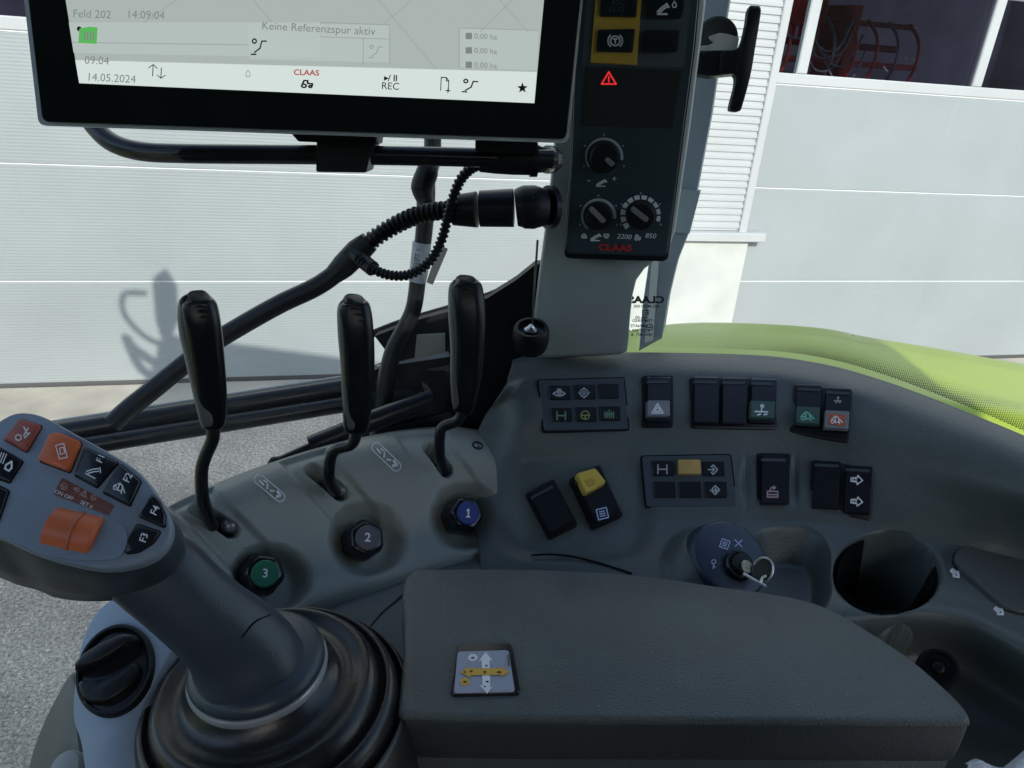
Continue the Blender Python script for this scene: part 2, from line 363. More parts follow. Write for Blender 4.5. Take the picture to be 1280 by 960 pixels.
def ribbed(name, col, axis_scale, strength, dist, rough=.45, blotch=.05):
    """sheet metal with a fine rolled profile across its height"""
    m = mat(name, col, rough); nt = m.node_tree; b = nt.nodes['Principled BSDF']; L = nt.links.new
    g = nt.nodes.new('ShaderNodeNewGeometry'); sp = nt.nodes.new('ShaderNodeSeparateXYZ'); L(g.outputs['Position'], sp.inputs[0])
    mm = nt.nodes.new('ShaderNodeMath'); mm.operation = 'MULTIPLY'; mm.inputs[1].default_value = axis_scale; L(sp.outputs['Z'], mm.inputs[0])
    sn = nt.nodes.new('ShaderNodeMath'); sn.operation = 'SINE'; L(mm.outputs[0], sn.inputs[0])
    bp = nt.nodes.new('ShaderNodeBump'); bp.inputs['Strength'].default_value = strength; bp.inputs['Distance'].default_value = dist
    L(sn.outputs[0], bp.inputs['Height'])
    n0 = nt.nodes.new('ShaderNodeTexNoise'); n0.inputs['Scale'].default_value = 2.2; n0.inputs['Detail'].default_value = 2; L(g.outputs['Position'], n0.inputs['Vector'])
    b0_ = nt.nodes.new('ShaderNodeBump'); b0_.inputs['Strength'].default_value = .5; b0_.inputs['Distance'].default_value = .02
    L(n0.outputs['Fac'], b0_.inputs['Height']); L(b0_.outputs['Normal'], bp.inputs['Normal']); L(bp.outputs['Normal'], b.inputs['Normal'])
    n = nt.nodes.new('ShaderNodeTexNoise'); n.inputs['Scale'].default_value = 1.3; n.inputs['Detail'].default_value = 7; L(g.outputs['Position'], n.inputs['Vector'])
    mr = nt.nodes.new('ShaderNodeMapRange'); mr.inputs['From Min'].default_value = .3; mr.inputs['From Max'].default_value = .7; mr.inputs['To Min'].default_value = 1-blotch; mr.inputs['To Max'].default_value = 1+blotch
    L(n.outputs['Fac'], mr.inputs['Value'])
    s = nt.nodes.new('ShaderNodeVectorMath'); s.operation = 'SCALE'; s.inputs[0].default_value = col; L(mr.outputs[0], s.inputs['Scale']); L(s.outputs[0], b.inputs['Base Color'])
    return m
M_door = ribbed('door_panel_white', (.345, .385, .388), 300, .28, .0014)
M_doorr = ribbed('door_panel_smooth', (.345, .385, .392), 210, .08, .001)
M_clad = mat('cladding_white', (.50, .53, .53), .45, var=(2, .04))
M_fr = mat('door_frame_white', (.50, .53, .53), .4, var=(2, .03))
M_pier = mat('painted_concrete', (.56, .59, .56), .8, var=(3.5, .09), bump=(60, .4, .004))
M_seam = mat('seam_white', (.85, .87, .87), .4)
M_seal = mat('door_seal', (.10, .10, .10), .7)
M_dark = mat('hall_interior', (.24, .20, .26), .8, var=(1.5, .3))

def pane_mat(name, refl, tint):
    m = bpy.data.materials.new(name); m.use_nodes = True; nt = m.node_tree; nt.nodes.clear()
    o = nt.nodes.new('ShaderNodeOutputMaterial'); mx = nt.nodes.new('ShaderNodeMixShader'); t = nt.nodes.new('ShaderNodeBsdfTransparent'); gl = nt.nodes.new('ShaderNodeBsdfGlossy')
    t.inputs[0].default_value = (*tint, 1); gl.inputs['Roughness'].default_value = .02
    fr = nt.nodes.new('ShaderNodeFresnel'); fr.inputs['IOR'].default_value = 1.45
    mu = nt.nodes.new('ShaderNodeMath'); mu.operation = 'MULTIPLY'; mu.inputs[1].default_value = refl
    nt.links.new(fr.outputs[0], mu.inputs[0]); nt.links.new(mu.outputs[0], mx.inputs[0]); nt.links.new(t.outputs[0], mx.inputs[1]); nt.links.new(gl.outputs[0], mx.inputs[2]); nt.links.new(mx.outputs[0], o.inputs[0])
    return m
def dusty(m):
    nt = m.node_tree; o = next(n for n in nt.nodes if n.type == 'OUTPUT_MATERIAL'); src = o.inputs[0].links[0].from_socket
    mx = nt.nodes.new('ShaderNodeMixShader'); df = nt.nodes.new('ShaderNodeBsdfDiffuse'); df.inputs[0].default_value = (.7, .72, .7, 1)
    g = nt.nodes.new('ShaderNodeNewGeometry'); n1 = nt.nodes.new('ShaderNodeTexNoise'); n1.inputs['Scale'].default_value = 7; n1.inputs['Detail'].default_value = 7
    mr = nt.nodes.new('ShaderNodeMapRange'); mr.inputs['From Min'].default_value = .42; mr.inputs['From Max'].default_value = .75; mr.inputs['To Min'].default_value = .006; mr.inputs['To Max'].default_value = .07
    nt.links.new(g.outputs['Position'], n1.inputs['Vector']); nt.links.new(n1.outputs['Fac'], mr.inputs['Value']); nt.links.new(mr.outputs[0], mx.inputs[0])
    nt.links.new(src, mx.inputs[1]); nt.links.new(df.outputs[0], mx.inputs[2]); nt.links.new(mx.outputs[0], o.inputs[0]); return m
M_pane = pane_mat('hall_window_pane', .8, (.82, .80, .86)); M_glass = dusty(pane_mat('cab_glass', .9, (.965, .985, .982)))

zA, zB, zC, zW = zline(204), zline(352), zline(38), zline(19)
step = zC-zA
bld = thing('warehouse_building', 'white metal clad hall wall with a concrete pier, behind the tractor', 'building', wxz(0, GZ))
uL0, uL1 = wu(-700, 300), wu(735, 300)
uJ = wu(938, 240)                               # jamb of the right door
# cladding between the doors, a real horizontal profile
u0, u1 = uL1, wu(955, 160)
zl = wpt(900, 287).z
prof = []; zz = zl; pitch = .052
while zz < 5.5:
    for dz, dd in ((0, .0), (.30, .0), (.42, .011), (.86, .011)): prof.append((zz+dz*pitch, dd))
    zz += pitch
vs = []; fs = []
for i, (z, d) in enumerate(prof):
    vs += [wxz(u0, z, .02+d), wxz(u1, z, .02+d)]
    if i: fs.append((2*i-2, 2*i-1, 2*i+1, 2*i))
cl = new_mesh('cladding', vs, fs, M_clad, bld, recalc=False)
wbox('upper_wall', uL0, uL1, zC+step*1.05, 5.5, .0, .05, M_clad, bld)
wbox('upper_wall', u1+.08, u1+9, zC+step*1.05, 5.5, .0, .05, M_clad, bld)
wbox('back_wall', uL1+.002, uJ-.06, GZ, 5.45, -.25, .012, M_clad, bld)
wbox('concrete_pier', uL1+.01, wu(922, 350), GZ-.1, zl-.075, .013, .055, M_pier, bld, .01)
wbox('ledge', uL1+.005, wu(950, 290), zl-.072, zl-.004, .02, .10, M_fr, bld, .006)
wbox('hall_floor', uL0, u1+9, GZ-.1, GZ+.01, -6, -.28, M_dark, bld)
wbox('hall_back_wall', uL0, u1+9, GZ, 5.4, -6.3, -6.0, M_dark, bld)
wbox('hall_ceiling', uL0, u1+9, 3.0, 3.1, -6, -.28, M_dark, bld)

def sect_door(label, ua, ub, panel_m, posts, wleft):
    t = thing('sectional_door', label, 'garage door', wxz((ua+ub)/2, GZ))
    zs = [GZ+.035, zB-.0035]
    for a, b in ((GZ+.035, zB-.0035), (zB+.0035, zA-.0035), (zA+.0035, zC-.0035)):
        wbox('door_panel', ua, ub, a, b, -.04, .0, panel_m, t, .006)
    for zz in (zB, zA, zC): wbox('seam_strip', ua, ub, zz-.0032, zz+.0032, -.03, -.0015, M_seam, t, .001)
    wbox('bottom_seal', ua, ub, GZ+.002, GZ+.034, -.035, -.006, M_seal, t)
    top = zC+step
    wbox('door_panel', ua, ub, top+.05, top+.7, -.04, 0, panel_m, t, .006)
    wbox('window_rail', ua, ub, zC+.0035, zW, -.04, .004, M_fr, t, .008)
    wbox('window_rail', ua, ub, top-.05, top+.045, -.04, .004, M_fr, t, .008)
    for p in posts: wbox('window_post', p-.045, p+.045, zW+.001, top-.052, -.04, .003, M_fr, t, .008)
    ps = sorted(posts)
    for a, b in zip(ps[:-1], ps[1:]):
        wbox('window_pane', a+.046, b-.046, zW+.001, top-.052, -.026, -.020, M_pane, t, .001)
    return t
m1 = wu(1239, 50)
uRa = wu(1012, 50)-.005
pw = m1-uRa+.0
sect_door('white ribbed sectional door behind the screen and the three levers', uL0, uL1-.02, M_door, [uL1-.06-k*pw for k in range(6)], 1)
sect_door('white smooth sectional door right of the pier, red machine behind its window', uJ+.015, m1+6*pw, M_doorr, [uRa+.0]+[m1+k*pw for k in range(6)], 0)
wbox('door_jamb', uJ-.055, uJ+.012, GZ, 3.4, .014, .045, M_fr, bld, .006)

cs = wbox('sunlit_concrete_strip', -14, 16, GZ-.08, GZ+.012, .02, .52, mat('sunlit_concrete', (.47, .43, .35), .85, bump=(55, .6, .004), var=(2.6, .22)), None, .008); cs['kind'] = 'structure'  # beige of the sunlit ground put into this added strip's colour
# red machine inside the hall, seen through the pane ----------------
M_redp = mat('red_machine_paint', (.45, .03, .035), .4, var=(6, .3)); M_mach = mat('machine_steel', (.16, .15, .18), .4, metal=.4, var=(8, .3))
uc = wu(1110, 30); rm = thing('red_machine', 'red farm machine parked inside the hall behind the door window', 'machine', wxz(uc, GZ, -1.2))
hw = []
def rb(n, a, b, c, d, e, f, m): return wbox(n, uc+a, uc+b, GZ+c, GZ+d, -1.2-f, -1.2-e, m, rm, .01)
zwin = zW-GZ
rb('chassis', -1.1, 1.3, .8, zwin-.05, .3, 1.2, M_mach)
rb('hood', -.35, .35, zwin+.36, zwin+.95, .1, .6, M_redp)
for k in range(9): rb('grille_bar', -.33+k*.075, -.30+k*.075, zwin+.22, zwin+.36, .1, .14, M_redp)
def clutter(name, n, m, w0, w1, seed, L):
    rg = random.Random(seed); vs = []; fs = []
    for _ in range(n):
        a = V((rg.uniform(-1.1, 1.3), 0, rg.uniform(-.2, .5))); an = rg.uniform(0, math.pi); l = rg.uniform(.3, 1)*L; b = a+V((math.cos(an)*l, 0, math.sin(an)*l)); o_ = -1.2-rg.uniform(-.2, .35); w_ = rg.uniform(w0, w1)
        dq = V((-math.sin(an), 0, math.cos(an)))*w_; k = len(vs)
        for oo in (0, -.02):
            for q_ in (a+dq, b+dq, b-dq, a-dq): vs.append(wxz(uc+q_.x, GZ+zwin+q_.z, o_+oo))
        fs += [(k, k+1, k+2, k+3), (k+7, k+6, k+5, k+4)]+[(k+i, k+4+i, k+4+(i+1) % 4, k+(i+1) % 4) for i in range(4)]
    return new_mesh(name, vs, fs, m, rm)
M_mr = mat('faded_red_paint', (.30, .035, .04), .5, var=(7, .4))
for zz, dd, hh in ((.06, .0, .05), (.20, .35, .06), (.40, .15, .045)): rb('beam', -1.15, 1.35, zwin+zz, zwin+zz+hh, dd, dd+.06, M_mr)
rb('side_plate', -.62, -.50, zwin-.3, zwin+.62, -.05, .4, M_mr); rb('side_plate', .50, .60, zwin-.3, zwin+.55, -.05, .4, M_mr)
for k in range(11):
    u_ = uc-1.05+k*.215
    tube('tine', [wxz(u_, GZ+zwin+.44, -1.15), wxz(u_+.02, GZ+zwin+.30, -1.0), wxz(u_+.01, GZ+zwin+.10, -.95), wxz(u_-.01, GZ+zwin-.15, -1.05)], .014, M_mr if k % 3 else M_mach, rm, 8, 6)
for k in range(9):
    rg = random.Random(30+k); u_ = uc+rg.uniform(-.8, .7); z_ = GZ+zwin+rg.uniform(.05, .4)
    tube('hose', [wxz(u_, z_, -1.0), wxz(u_+.12, z_-.14, -.95), wxz(u_+.3, z_-.1, -.98), wxz(u_+.42, z_+.12, -1.05)], .010, M_mach, rm, 8, 6)
for k in range(22): clutter('glint', 1, mat('glint_white', (.9, .9, .9), .3), .004, .009, 90+k, .06)  # white slivers put in for glints on small metal pieces
for s in (-.8, .6): lathe('wheel', [(.2, 0), (.42, .02), (.45, .08), (.45, .2), (.42, .26), (.2, .28)], wxz(uc+s, GZ+.45, -1.5), wn, M_rub, rm)

# ------------------------------------------------------------------ tractor fender
def gridmesh(name, rows, m, parent, su=6, sv=6, disp=None, thick=None, kd=None):
    """rows of world points -> smooth sheet"""
    R = [curve(r, su) for r in rows]; nc = len(R[0])
    C = [curve([r[i] for r in R], sv) for i in range(nc)]; nr = len(C[0])
    pts = [[C[i][j] for i in range(nc)] for j in range(nr)]
    if kd is not None:
        kd['p'] = pts
    nrm = [[None]*nc for _ in range(nr)]
    for j in range(nr):
        for i in range(nc):
            du = pts[j][min(i+1, nc-1)]-pts[j][max(i-1, 0)]; dv = pts[min(j+1, nr-1)][i]-pts[max(j-1, 0)][i]
            n = du.cross(dv)
            n = n.normalized() if n.length > 1e-12 else V((0, -.7, .7))
            if n.dot(pts[j][i]) > 0: n = -n
            nrm[j][i] = n
    if kd is not None:
        kd['n'] = nrm; t = kdtree.KDTree(nr*nc)
        for j in range(int(2.6*sv), nr):
            for i in range(nc):
                if pts[j][i].dot(Fw) > 0.05: x, y = proj(pts[j][i]); t.insert((x, y, 0), j*nc+i)
        t.balance(); kd['t'] = t; kd['nc'] = nc
    vs = []
    for j in range(nr):
        for i in range(nc):
            p = pts[j][i]
            if disp:
                x, y = proj(p); p = disp(x, y, p, nrm[j][i], j/sv)
            vs.append(p)
    fs = [(j*nc+i, j*nc+i+1, (j+1)*nc+i+1, (j+1)*nc+i) for j in range(nr-1) for i in range(nc-1)]
    o = new_mesh(name, vs, fs, m, parent, smooth=True, recalc=False)
    # keep faces looking at the operator
    me = o.data; bm = bmesh.new(); bm.from_mesh(me); bm.normal_update()
    s = sum(1 if f.normal.dot(V((0, -.6, .8))) > 0 else -1 for f in bm.faces)
    if s < 0: bmesh.ops.reverse_faces(bm, faces=bm.faces)
    bm.to_mesh(me); bm.free()
    if thick:
        md = o.modifiers.new('thickness', 'SOLIDIFY'); md.thickness = thick; md.offset = -1
    return o
def splane(kd, px, py):
    co, idx, d = kd['t'].find((px, py, 0)); nc = kd['nc']; j, i = divmod(idx, nc)
    n = V((0, 0, 0))
    for dj in (-15, -6, 0, 6, 15):
        for di in (-15, -6, 0, 6, 15):
            jj = min(max(j+dj, 0), len(kd['n'])-1); ii = min(max(i+di, 0), nc-1); n += kd['n'][jj][ii]
    return (kd['p'][j][i], n.normalized())

sil = [(700, 446, -.47), (770, 430, -.455), (800, 417, -.445), (870, 409, -.44), (960, 410, -.44), (1040, 416, -.44), (1090, 426, -.445), (1180, 441, -.45), (1280, 459, -.455), (1420, 482, -.46), (1600, 512, -.47)]
top = [onz(x, y, z) for x, y, z in sil]
out = V((-wn.x*.0, 1, 0))
fend = thing('rear_fender', 'lime green tractor fender outside the cab glass, its right end in bright sun', 'fender', (.5, 1.0, -.6))
rows = [[p+V((0, .10, -.32)) for p in top], [p+V((0, .085, -.06)) for p in top], [p+V((0, .05, -.012)) for p in top], top,
        [p+V((0, -.07, .006)) for p in top], [p+V((0, -.20, .008)) for p in top], [p+V((0, -.32, .006)) for p in top], [p+V((0, -.40, -.2)) for p in top]]
gridmesh('fender_shell', rows, M_lime, fend, 5, 5, thick=.006)
# ================================================================== SIDE CONSOLE
con = thing('side_console', 'dark grey curved side console with rocker switches, knobs, key switch and cup holder', 'console', (.15, .55, -.45))
def sm(t): t = max(0, min(1, t)); return t*t*(3-2*t)
def dispC(x, y, p, n, row):
    if row < 3: return p
    # cup holder well
    q = math.hypot((x-1109)/64, (y-716)/49)
    if q < 1.12: p = p+V((0, 0, -.09))*sm((1.045-q)/.055) - n*.0025*sm((1.12-q)/.14)
    # pocket beside the key switch
    q = (abs((x-984)/52)**3+abs((y-716)/54)**3)**(1/3)
    if q < 1.12: p = p - n*.028*sm((1.12-q)/.42)
    # soft swelling behind the key switch
    q = math.hypot((x-882)/58, (y-702)/46)
    if q < 1: p = p + n*.018*sm((1-q)/.5)
    # shallow tray round the slanted switches
    q = (abs((x-716)/88)**4+abs((y-632)/62)**4)**.25
    if q < 1.2: p = p - n*.004*sm((1.2-q)/.3)
    # finger grooves beside the battery switch
    for gx in (933, 994):
        q = math.hypot((x-gx)/7, (y-604)/42)
        if q < 1: p = p - n*.004*sm(1-q)
    return p
xs_lip = [(640, 456), (662, 450), (720, 447), (800, 446), (880, 447), (960, 450), (1010, 456), (1060, 466), (1110, 481), (1160, 499), (1240, 531), (1290, 552), (1400, 600), (1520, 655)]
C1 = []; zl0 = -.285
rowspec = []
lip = [onz(x, y, zl0) for x, y in xs_lip]
r0 = [p+V((0, .028, -.16)) for p in lip]; r1 = [p+V((0, .022, -.02)) for p in lip]; r2 = [p+V((0, .012, -.002)) for p in lip]
def rz(l): return [onz(*q) for q in l]
r3 = rz([(636, 470, -.290), (661, 463, -.288), (720, 461, -.288), (800, 461, -.288), (880, 463, -.288), (960, 467, -.288), (1010, 474, -.288), (1060, 485, -.288), (1110, 500, -.288), (1160, 519, -.288), (1240, 551, -.288), (1290, 573, -.288), (1400, 622, -.288), (1520, 680, -.288)])
r4 = rz([(630, 490, -.302), (660, 480, -.297), (720, 477, -.296), (800, 477, -.296), (880, 480, -.296), (960, 484, -.296), (1010, 491, -.296), (1058, 503, -.296), (1106, 519, -.296), (1154, 538, -.296), (1236, 571, -.296), (1288, 594, -.296), (1400, 644, -.296), (1520, 702, -.296)])
r5 = rz([(606, 520, -.335), (652, 520, -.318), (716, 515, -.315), (800, 515, -.315), (880, 518, -.315), (957, 522, -.315), (1006, 528, -.315), (1052, 539, -.315), (1098, 554, -.315), (1145, 572, -.315), (1230, 604, -.314), (1288, 627, -.313), (1400, 680, -.312), (1520, 740, -.312)])
r6 = rz([(590, 560, -.360), (645, 570, -.349), (712, 570, -.346), (800, 570, -.345), (880, 572, -.345), (955, 575, -.345), (1002, 580, -.345), (1047, 590, -.345), (1092, 602, -.345), (1138, 617, -.344), (1225, 645, -.343), (1290, 665, -.342), (1400, 715, -.34), (1520, 775, -.34)])
r7 = rz([(585, 600, -.385), (648, 622, -.374), (715, 625, -.372), (800, 625, -.371), (880, 627, -.371), (955, 630, -.371), (1000, 634, -.371), (1045, 640, -.370), (1090, 648, -.369), (1136, 658, -.368), (1222, 680, -.366), (1292, 698, -.365), (1400, 745, -.365), (1520, 800, -.365)])
r8 = rz([(590, 640, -.402), (660, 665, -.392), (725, 665, -.388), (800, 662, -.386), (880, 662, -.385), (955, 662, -.384), (1000, 664, -.383), (1046, 668, -.381), (1092, 673, -.379), (1138, 680, -.377), (1222, 700, -.374), (1293, 720, -.372), (1400, 765, -.372), (1520, 820, -.372)])
r9 = rz([(600, 700, -.415), (670, 712, -.408), (735, 715, -.400), (805, 715, -.394), (880, 718, -.391), (955, 720, -.389), (1000, 722, -.388), (1046, 726, -.386), (1092, 730, -.384), (1138, 736, -.381), (1217, 751, -.378), (1292, 782, -.377), (1400, 830, -.377), (1520, 890, -.377)])
r10 = rz([(600, 780, -.44), (670, 780, -.43), (740, 780, -.42), (805, 780, -.41), (880, 780, -.40), (955, 780, -.395), (1000, 780, -.393), (1046, 774, -.391), (1092, 771, -.389), (1135, 770, -.387), (1208, 781, -.385), (1284, 820, -.384), (1390, 880, -.384), (1500, 945, -.384)])
r11 = rz([(600, 850, -.46), (670, 850, -.46), (740, 850, -.45), (805, 850, -.45), (880, 850, -.44), (955, 850, -.44), (1000, 850, -.43), (1046, 830, -.43), (1090, 822, -.43), (1138, 818, -.432), (1203, 832, -.434), (1276, 874, -.434), (1380, 935, -.434), (1490, 1000, -.434)])
r12 = rz([(600, 900, -.48), (670, 900, -.48), (740, 900, -.48), (805, 900, -.48), (880, 900, -.48), (955, 900, -.48), (1000, 900, -.48), (1046, 900, -.46), (1090, 880, -.452), (1145, 880, -.452), (1200, 900, -.452), (1268, 935, -.452), (1370, 990, -.452), (1480, 1050, -.452)])
r13 = rz([(x, y+130, z-.03) for x, y, z in [(600, 900, -.48), (670, 900, -.48), (740, 900, -.48), (805, 900, -.48), (880, 900, -.48), (955, 900, -.48), (1000, 900, -.48), (1046, 900, -.48), (1090, 900, -.48), (1145, 900, -.48), (1200, 930, -.48), (1260, 960, -.48), (1360, 1010, -.48), (1470, 1070, -.48)]])
KD = {}
gridmesh('console_shell', [r0, r1, r2, lip, r3, r4, r5, r6, r7, r8, r9, r10, r11, r12, r13], M_con, con, 26, 22, dispC, .003, KD)

# --- lever housing -----------------------------------------------------
cap = lambda x, y, a, b: (lambda t: math.hypot(x-(a[0]+(b[0]-a[0])*t), y-(a[1]+(b[1]-a[1])*t)))(max(0, min(1, ((x-a[0])*(b[0]-a[0])+(y-a[1])*(b[1]-a[1]))/((b[0]-a[0])**2+(b[1]-a[1])**2))))
SLOT = [((246, 632), (291, 663), 9.5), ((391, 584), (428, 617), 8.5), ((538, 556), (559, 588), 7.5)]
BOWL = [(340, 724, 50, 44), (460, 674, 49, 46), (584, 646, 48, 43)]
def dispB(x, y, p, n, row):
    if row < 2.6: return p
    for a, b, w in SLOT:
        d = cap(x, y, (a[0]-22, a[1]-26), (b[0]+22, b[1]+34))
        if d < w+22: p = p - n*.0035*sm((w+22-d)/9)
        d = cap(x, y, a, b)
        if d < w+1.5: p = p - n*.028*sm((w+1.5-d)/2.6)
    for cx, cy, a, b in BOWL:
        q = math.hypot((x-cx)/a, (y-cy)/b)
        if q < 1.1: p = p - n*.014*sm((1.1-q)/.6)
    return p
bx = [(176, 664), (200, 645), (260, 617), (330, 590), (400, 568), (470, 552), (530, 544), (575, 544), (612, 552), (634, 570), (645, 596)]
cz = [-.346, -.343, -.34, -.34, -.34, -.34, -.342, -.346, -.352, -.362, -.372]
crest = [onz(x, y, z) for (x, y), z in zip(bx, cz)]
b0 = [p+V((0, .055, -.12)) for p in crest]; b1 = [p+V((0, .048, -.035)) for p in crest]; b2 = [p+V((0, .026, -.006)) for p in crest]
fr1 = rz([(186, 684, -.352), (212, 664, -.350), (272, 638, -.347), (341, 611, -.347), (411, 589, -.347), (480, 573, -.347), (538, 566, -.348), (582, 567, -.352), (618, 574, -.358), (638, 590, -.368), (650, 612, -.378)])
fr2 = rz([(215, 712, -.371), (240, 694, -.369), (294, 669, -.366), (361, 642, -.366), (430, 620, -.366), (497, 604, -.366), (552, 597, -.367), (594, 597, -.369), (626, 603, -.373), (646, 614, -.379), (656, 632, -.385)])
fr3 = rz([(250, 745, -.391), (272, 727, -.389), (318, 703, -.388), (380, 678, -.388), (446, 656, -.388), (512, 640, -.388), (566, 632, -.388), (606, 631, -.388), (634, 635, -.389), (652, 643, -.391), (662, 655, -.393)])
fr4 = rz([(280, 775, -.406), (302, 758, -.406), (340, 738, -.406), (398, 716, -.406), (462, 695, -.406), (526, 676, -.406), (578, 666, -.405), (616, 662, -.404), (642, 662, -.403), (657, 664, -.402), (664, 672, -.402)])
fr5 = rz([(302, 800, -.416), (322, 784, -.416), (356, 768, -.416), (410, 748, -.416), (472, 728, -.416), (536, 706, -.416), (586, 693, -.415), (622, 686, -.414), (646, 680, -.413), (660, 678, -.412), (666, 684, -.412)])
fr6 = [p+V((0, -.004, -.03)) for p in fr5]
KB = {}
gridmesh('lever_housing', [b0, b1, b2, crest, fr1, fr2, fr3, fr4, fr5, fr6], M_blk, con, 44, 26, dispB, .002, KB)
# lower deck under the housing and the armrest
low = [rz([(250, 690, -.43), (420, 690, -.43), (560, 665, -.428), (700, 650, -.425), (830, 660, -.42)]),
       rz([(270, 760, -.425), (420, 740, -.423), (560, 705, -.421), (690, 690, -.414), (830, 695, -.412)]),
       rz([(290, 800, -.428), (420, 790, -.426), (560, 770, -.425), (700, 760, -.425), (830, 760, -.425)]),
       rz([(280, 930, -.44), (420, 930, -.44), (560, 930, -.44), (700, 930, -.44), (830, 930, -.45)]),
       rz([(250, 1100, -.45), (420, 1100, -.45), (560, 1100, -.45), (700, 1100, -.45), (830, 1100, -.46)])]
KL = {}
gridmesh('lower_deck', low, M_con, con, 30, 20, None, .004, KL)
def onkd(kd, px, py, h=0):
    p, n = splane(kd, px, py); return onp(px, py, (p+n*h, n))
tube('seam', [onkd(KL, x, y, .0004) for x, y in ((462, 785), (470, 775), (480, 764), (494, 752), (508, 740))], .0009, M_blackg, con, 6, 6)
tube('seam', [onkd(KD, x, y, .0008) for x, y in ((664, 694), (690, 693), (716, 696), (742, 702), (766, 709), (790, 717))], .0009, M_blackg, con, 6, 6)
# screw on the housing
pl = splane(KB, 597, 557)
lathe('screw', [(.0052, -.001), (.0052, .0006), (.0046, .0012), (.0038, .0008), (.0034, -.001), (.0001, -.0012)], onp(597, 557, pl), pl[1], M_black, con, 24)
lathe('screw_head', [(.0024, -.001), (.0024, .0008), (.0012, .001), (.0010, -.0002)], onp(597, 558, pl), pl[1], M_chr, bpy.data.objects['screw'], 6)
# printed gate symbols
for cx, cy, a in ((337, 610, 40), (483, 571, 44)):
    pl = splane(KB, cx, cy)
    r = [(-1+.0+.35*math.cos(t)-.0, .35*math.sin(t)) for t in [math.pi/2+math.pi*i/8 for i in range(9)]]+[(1+.35*math.cos(t), .35*math.sin(t)) for t in [-math.pi/2+math.pi*i/8 for i in range(9)]]
    vs, fs = ribbon(r, .07, True)
    for q in (([(-.9, .05), (-.5, .1)], .12), ([(-.3, -.12), (-.1, .15)], .12), ([(.15, .12), (.4, -.05)], .12), ([(.6, -.18), (.95, -.1), (.8, .15)], .2), ([(-.7, -.15), (-.4, -.2)], .1)):
        v2, f2 = ribbon(*q); k = len(vs); vs += v2; fs += [tuple(i+k for i in f) for f in f2]
    vs = [onp(cx+x*17*math.cos(math.radians(a))-y*17*math.sin(math.radians(a)), cy+x*17*math.sin(math.radians(a))+y*17*math.cos(math.radians(a)), (pl[0]+pl[1]*.0016, pl[1])) for x, y in vs]
    new_mesh('gate_symbol', vs, fs, M_white, con, recalc=False)
for x, y in ((289, 656), (428, 611), (556, 583)):
    p, n = splane(KB, x, y); lathe('slot_plate', [(.0062, -.006), (.0060, .000), (.0045, .0025), (.0015, .0036)], onp(x, y, (p-n*.010, n)), n, mat('dull_metal', (.35, .34, .36), .35, metal=.6), con, 20)
# numbered selector knobs
for (cx, cy), (nx, ny), s, mm, mc, l in (((324, 719), (332, 717), '3', M_ng, M_white, 'black faceted knob with a green cap numbered 3'), ((451, 677), (460, 672), '2', M_nw, M_white, 'black faceted knob with a grey cap numbered 2'), ((575, 646), (586, 641), '1', M_nb, M_white, 'black faceted knob with a blue cap numbered 1')):
    p, n = splane(KB, cx, cy); c = onp(cx, cy, (p+n*-.010, n)); tgt = onp(nx, ny, (p+n*.014, n)); ax = (tgt-c).normalized()
    R = .0155
    k = lab(lathe('selector_knob', [(R*1.05, -.012), (R*1.08, .004), (R*1.05, .012), (R*.98, .017), (R*.80, .021), (R*.74, .0215)], c, ax, M_blackg, con, 48, 30, flute=(6, .045)), l)
    cc = c+ax*.0215; lathe('number_cap', [(R*.66, -.001), (R*.66, .001), (R*.60, .0018)], cc, ax, mm, k, 32)
    cpx = proj(cc+ax*.002); pn_ = (cc+ax*.0019, ax)
    if s == '1': icon('number', '1', cpx[0], cpx[1], 6, pn_, mc, k, 4, .3, .0002)
    else: text('number', s, cpx[0], cpx[1], 11, pn_, mc, k, h=.0002, bold=.02, ang=4)

# --- switches on the console -------------------------------------------
def rocker(cx, cy, w, h, ang=0, kd=KD, cap=None, capy=(.0, .5), sym=None, symm=None, symc=(0, 0), symr=8, frame=True, label=None, lift=.006, pl=None):
    """black rocker in its own bezel; cap = material of the lens half"""
    pl = pl or splane(kd, cx, cy)
    if frame: slab('switch_bezel', rpoly(rockq(cx, cy, w+8, h+8, ang), 3), pl, box_l(-.006, .0016, .0006, .985), M_black, con)
    n = pl[1]; b = slab('rocker_switch', rpoly(rockq(cx, cy, w, h, ang), 2), pl, [(-.004, 1), (lift-.001, .99), (lift, .95)], M_key, con)
    if label: lab(b, label)
    pt = (pl[0]+n*lift, n)
    def loc(u, v):
        c, s = math.cos(math.radians(ang)), math.sin(math.radians(ang)); return (cx+u*w/2*c-v*h/2*s, cy+u*w/2*s+v*h/2*c)
    # top half ridge: the rocker is see-saw shaped
    q = [loc(-.94, -.92), loc(.94, -.92), loc(.94, -.80), loc(-.94, -.80)]
    slab('ridge', q, pt, [(-.001, 1), (.0010, .96)], M_keyg, b)
    if cap is not None:
        q = [loc(-.97, capy[0]), loc(.97, capy[0]), loc(.97, capy[1]), loc(-.97, capy[1])]
        slab('lens', rpoly(q, 2), pt, [(-.002, 1), (.0028, .98), (.0038, .92)], cap, b)
        pt = (pt[0]+n*.0038, n)
    if sym:
        x, y = loc(*symc); icon('symbol', sym, x, y, symr, pt, symm or M_white, b, ang, .2, .0003)
    return b
rocker(822, 502, 30, 56, 0, cap=M_lensw, capy=(0, .72), sym='tri2', symc=(0, .34), symr=8, label='rocker switch with grey lens and hazard triangle')
pl = splane(KD, 916, 505)
slab('switch_frame', rpoly([(862, 472), (968, 474), (971, 537), (864, 535)], 4), pl, box_l(-.006, .0014), M_black, con)
rocker(881, 503, 31, 58, 1, pl=pl, frame=False, label='blank black rocker at the left of the bank of three')
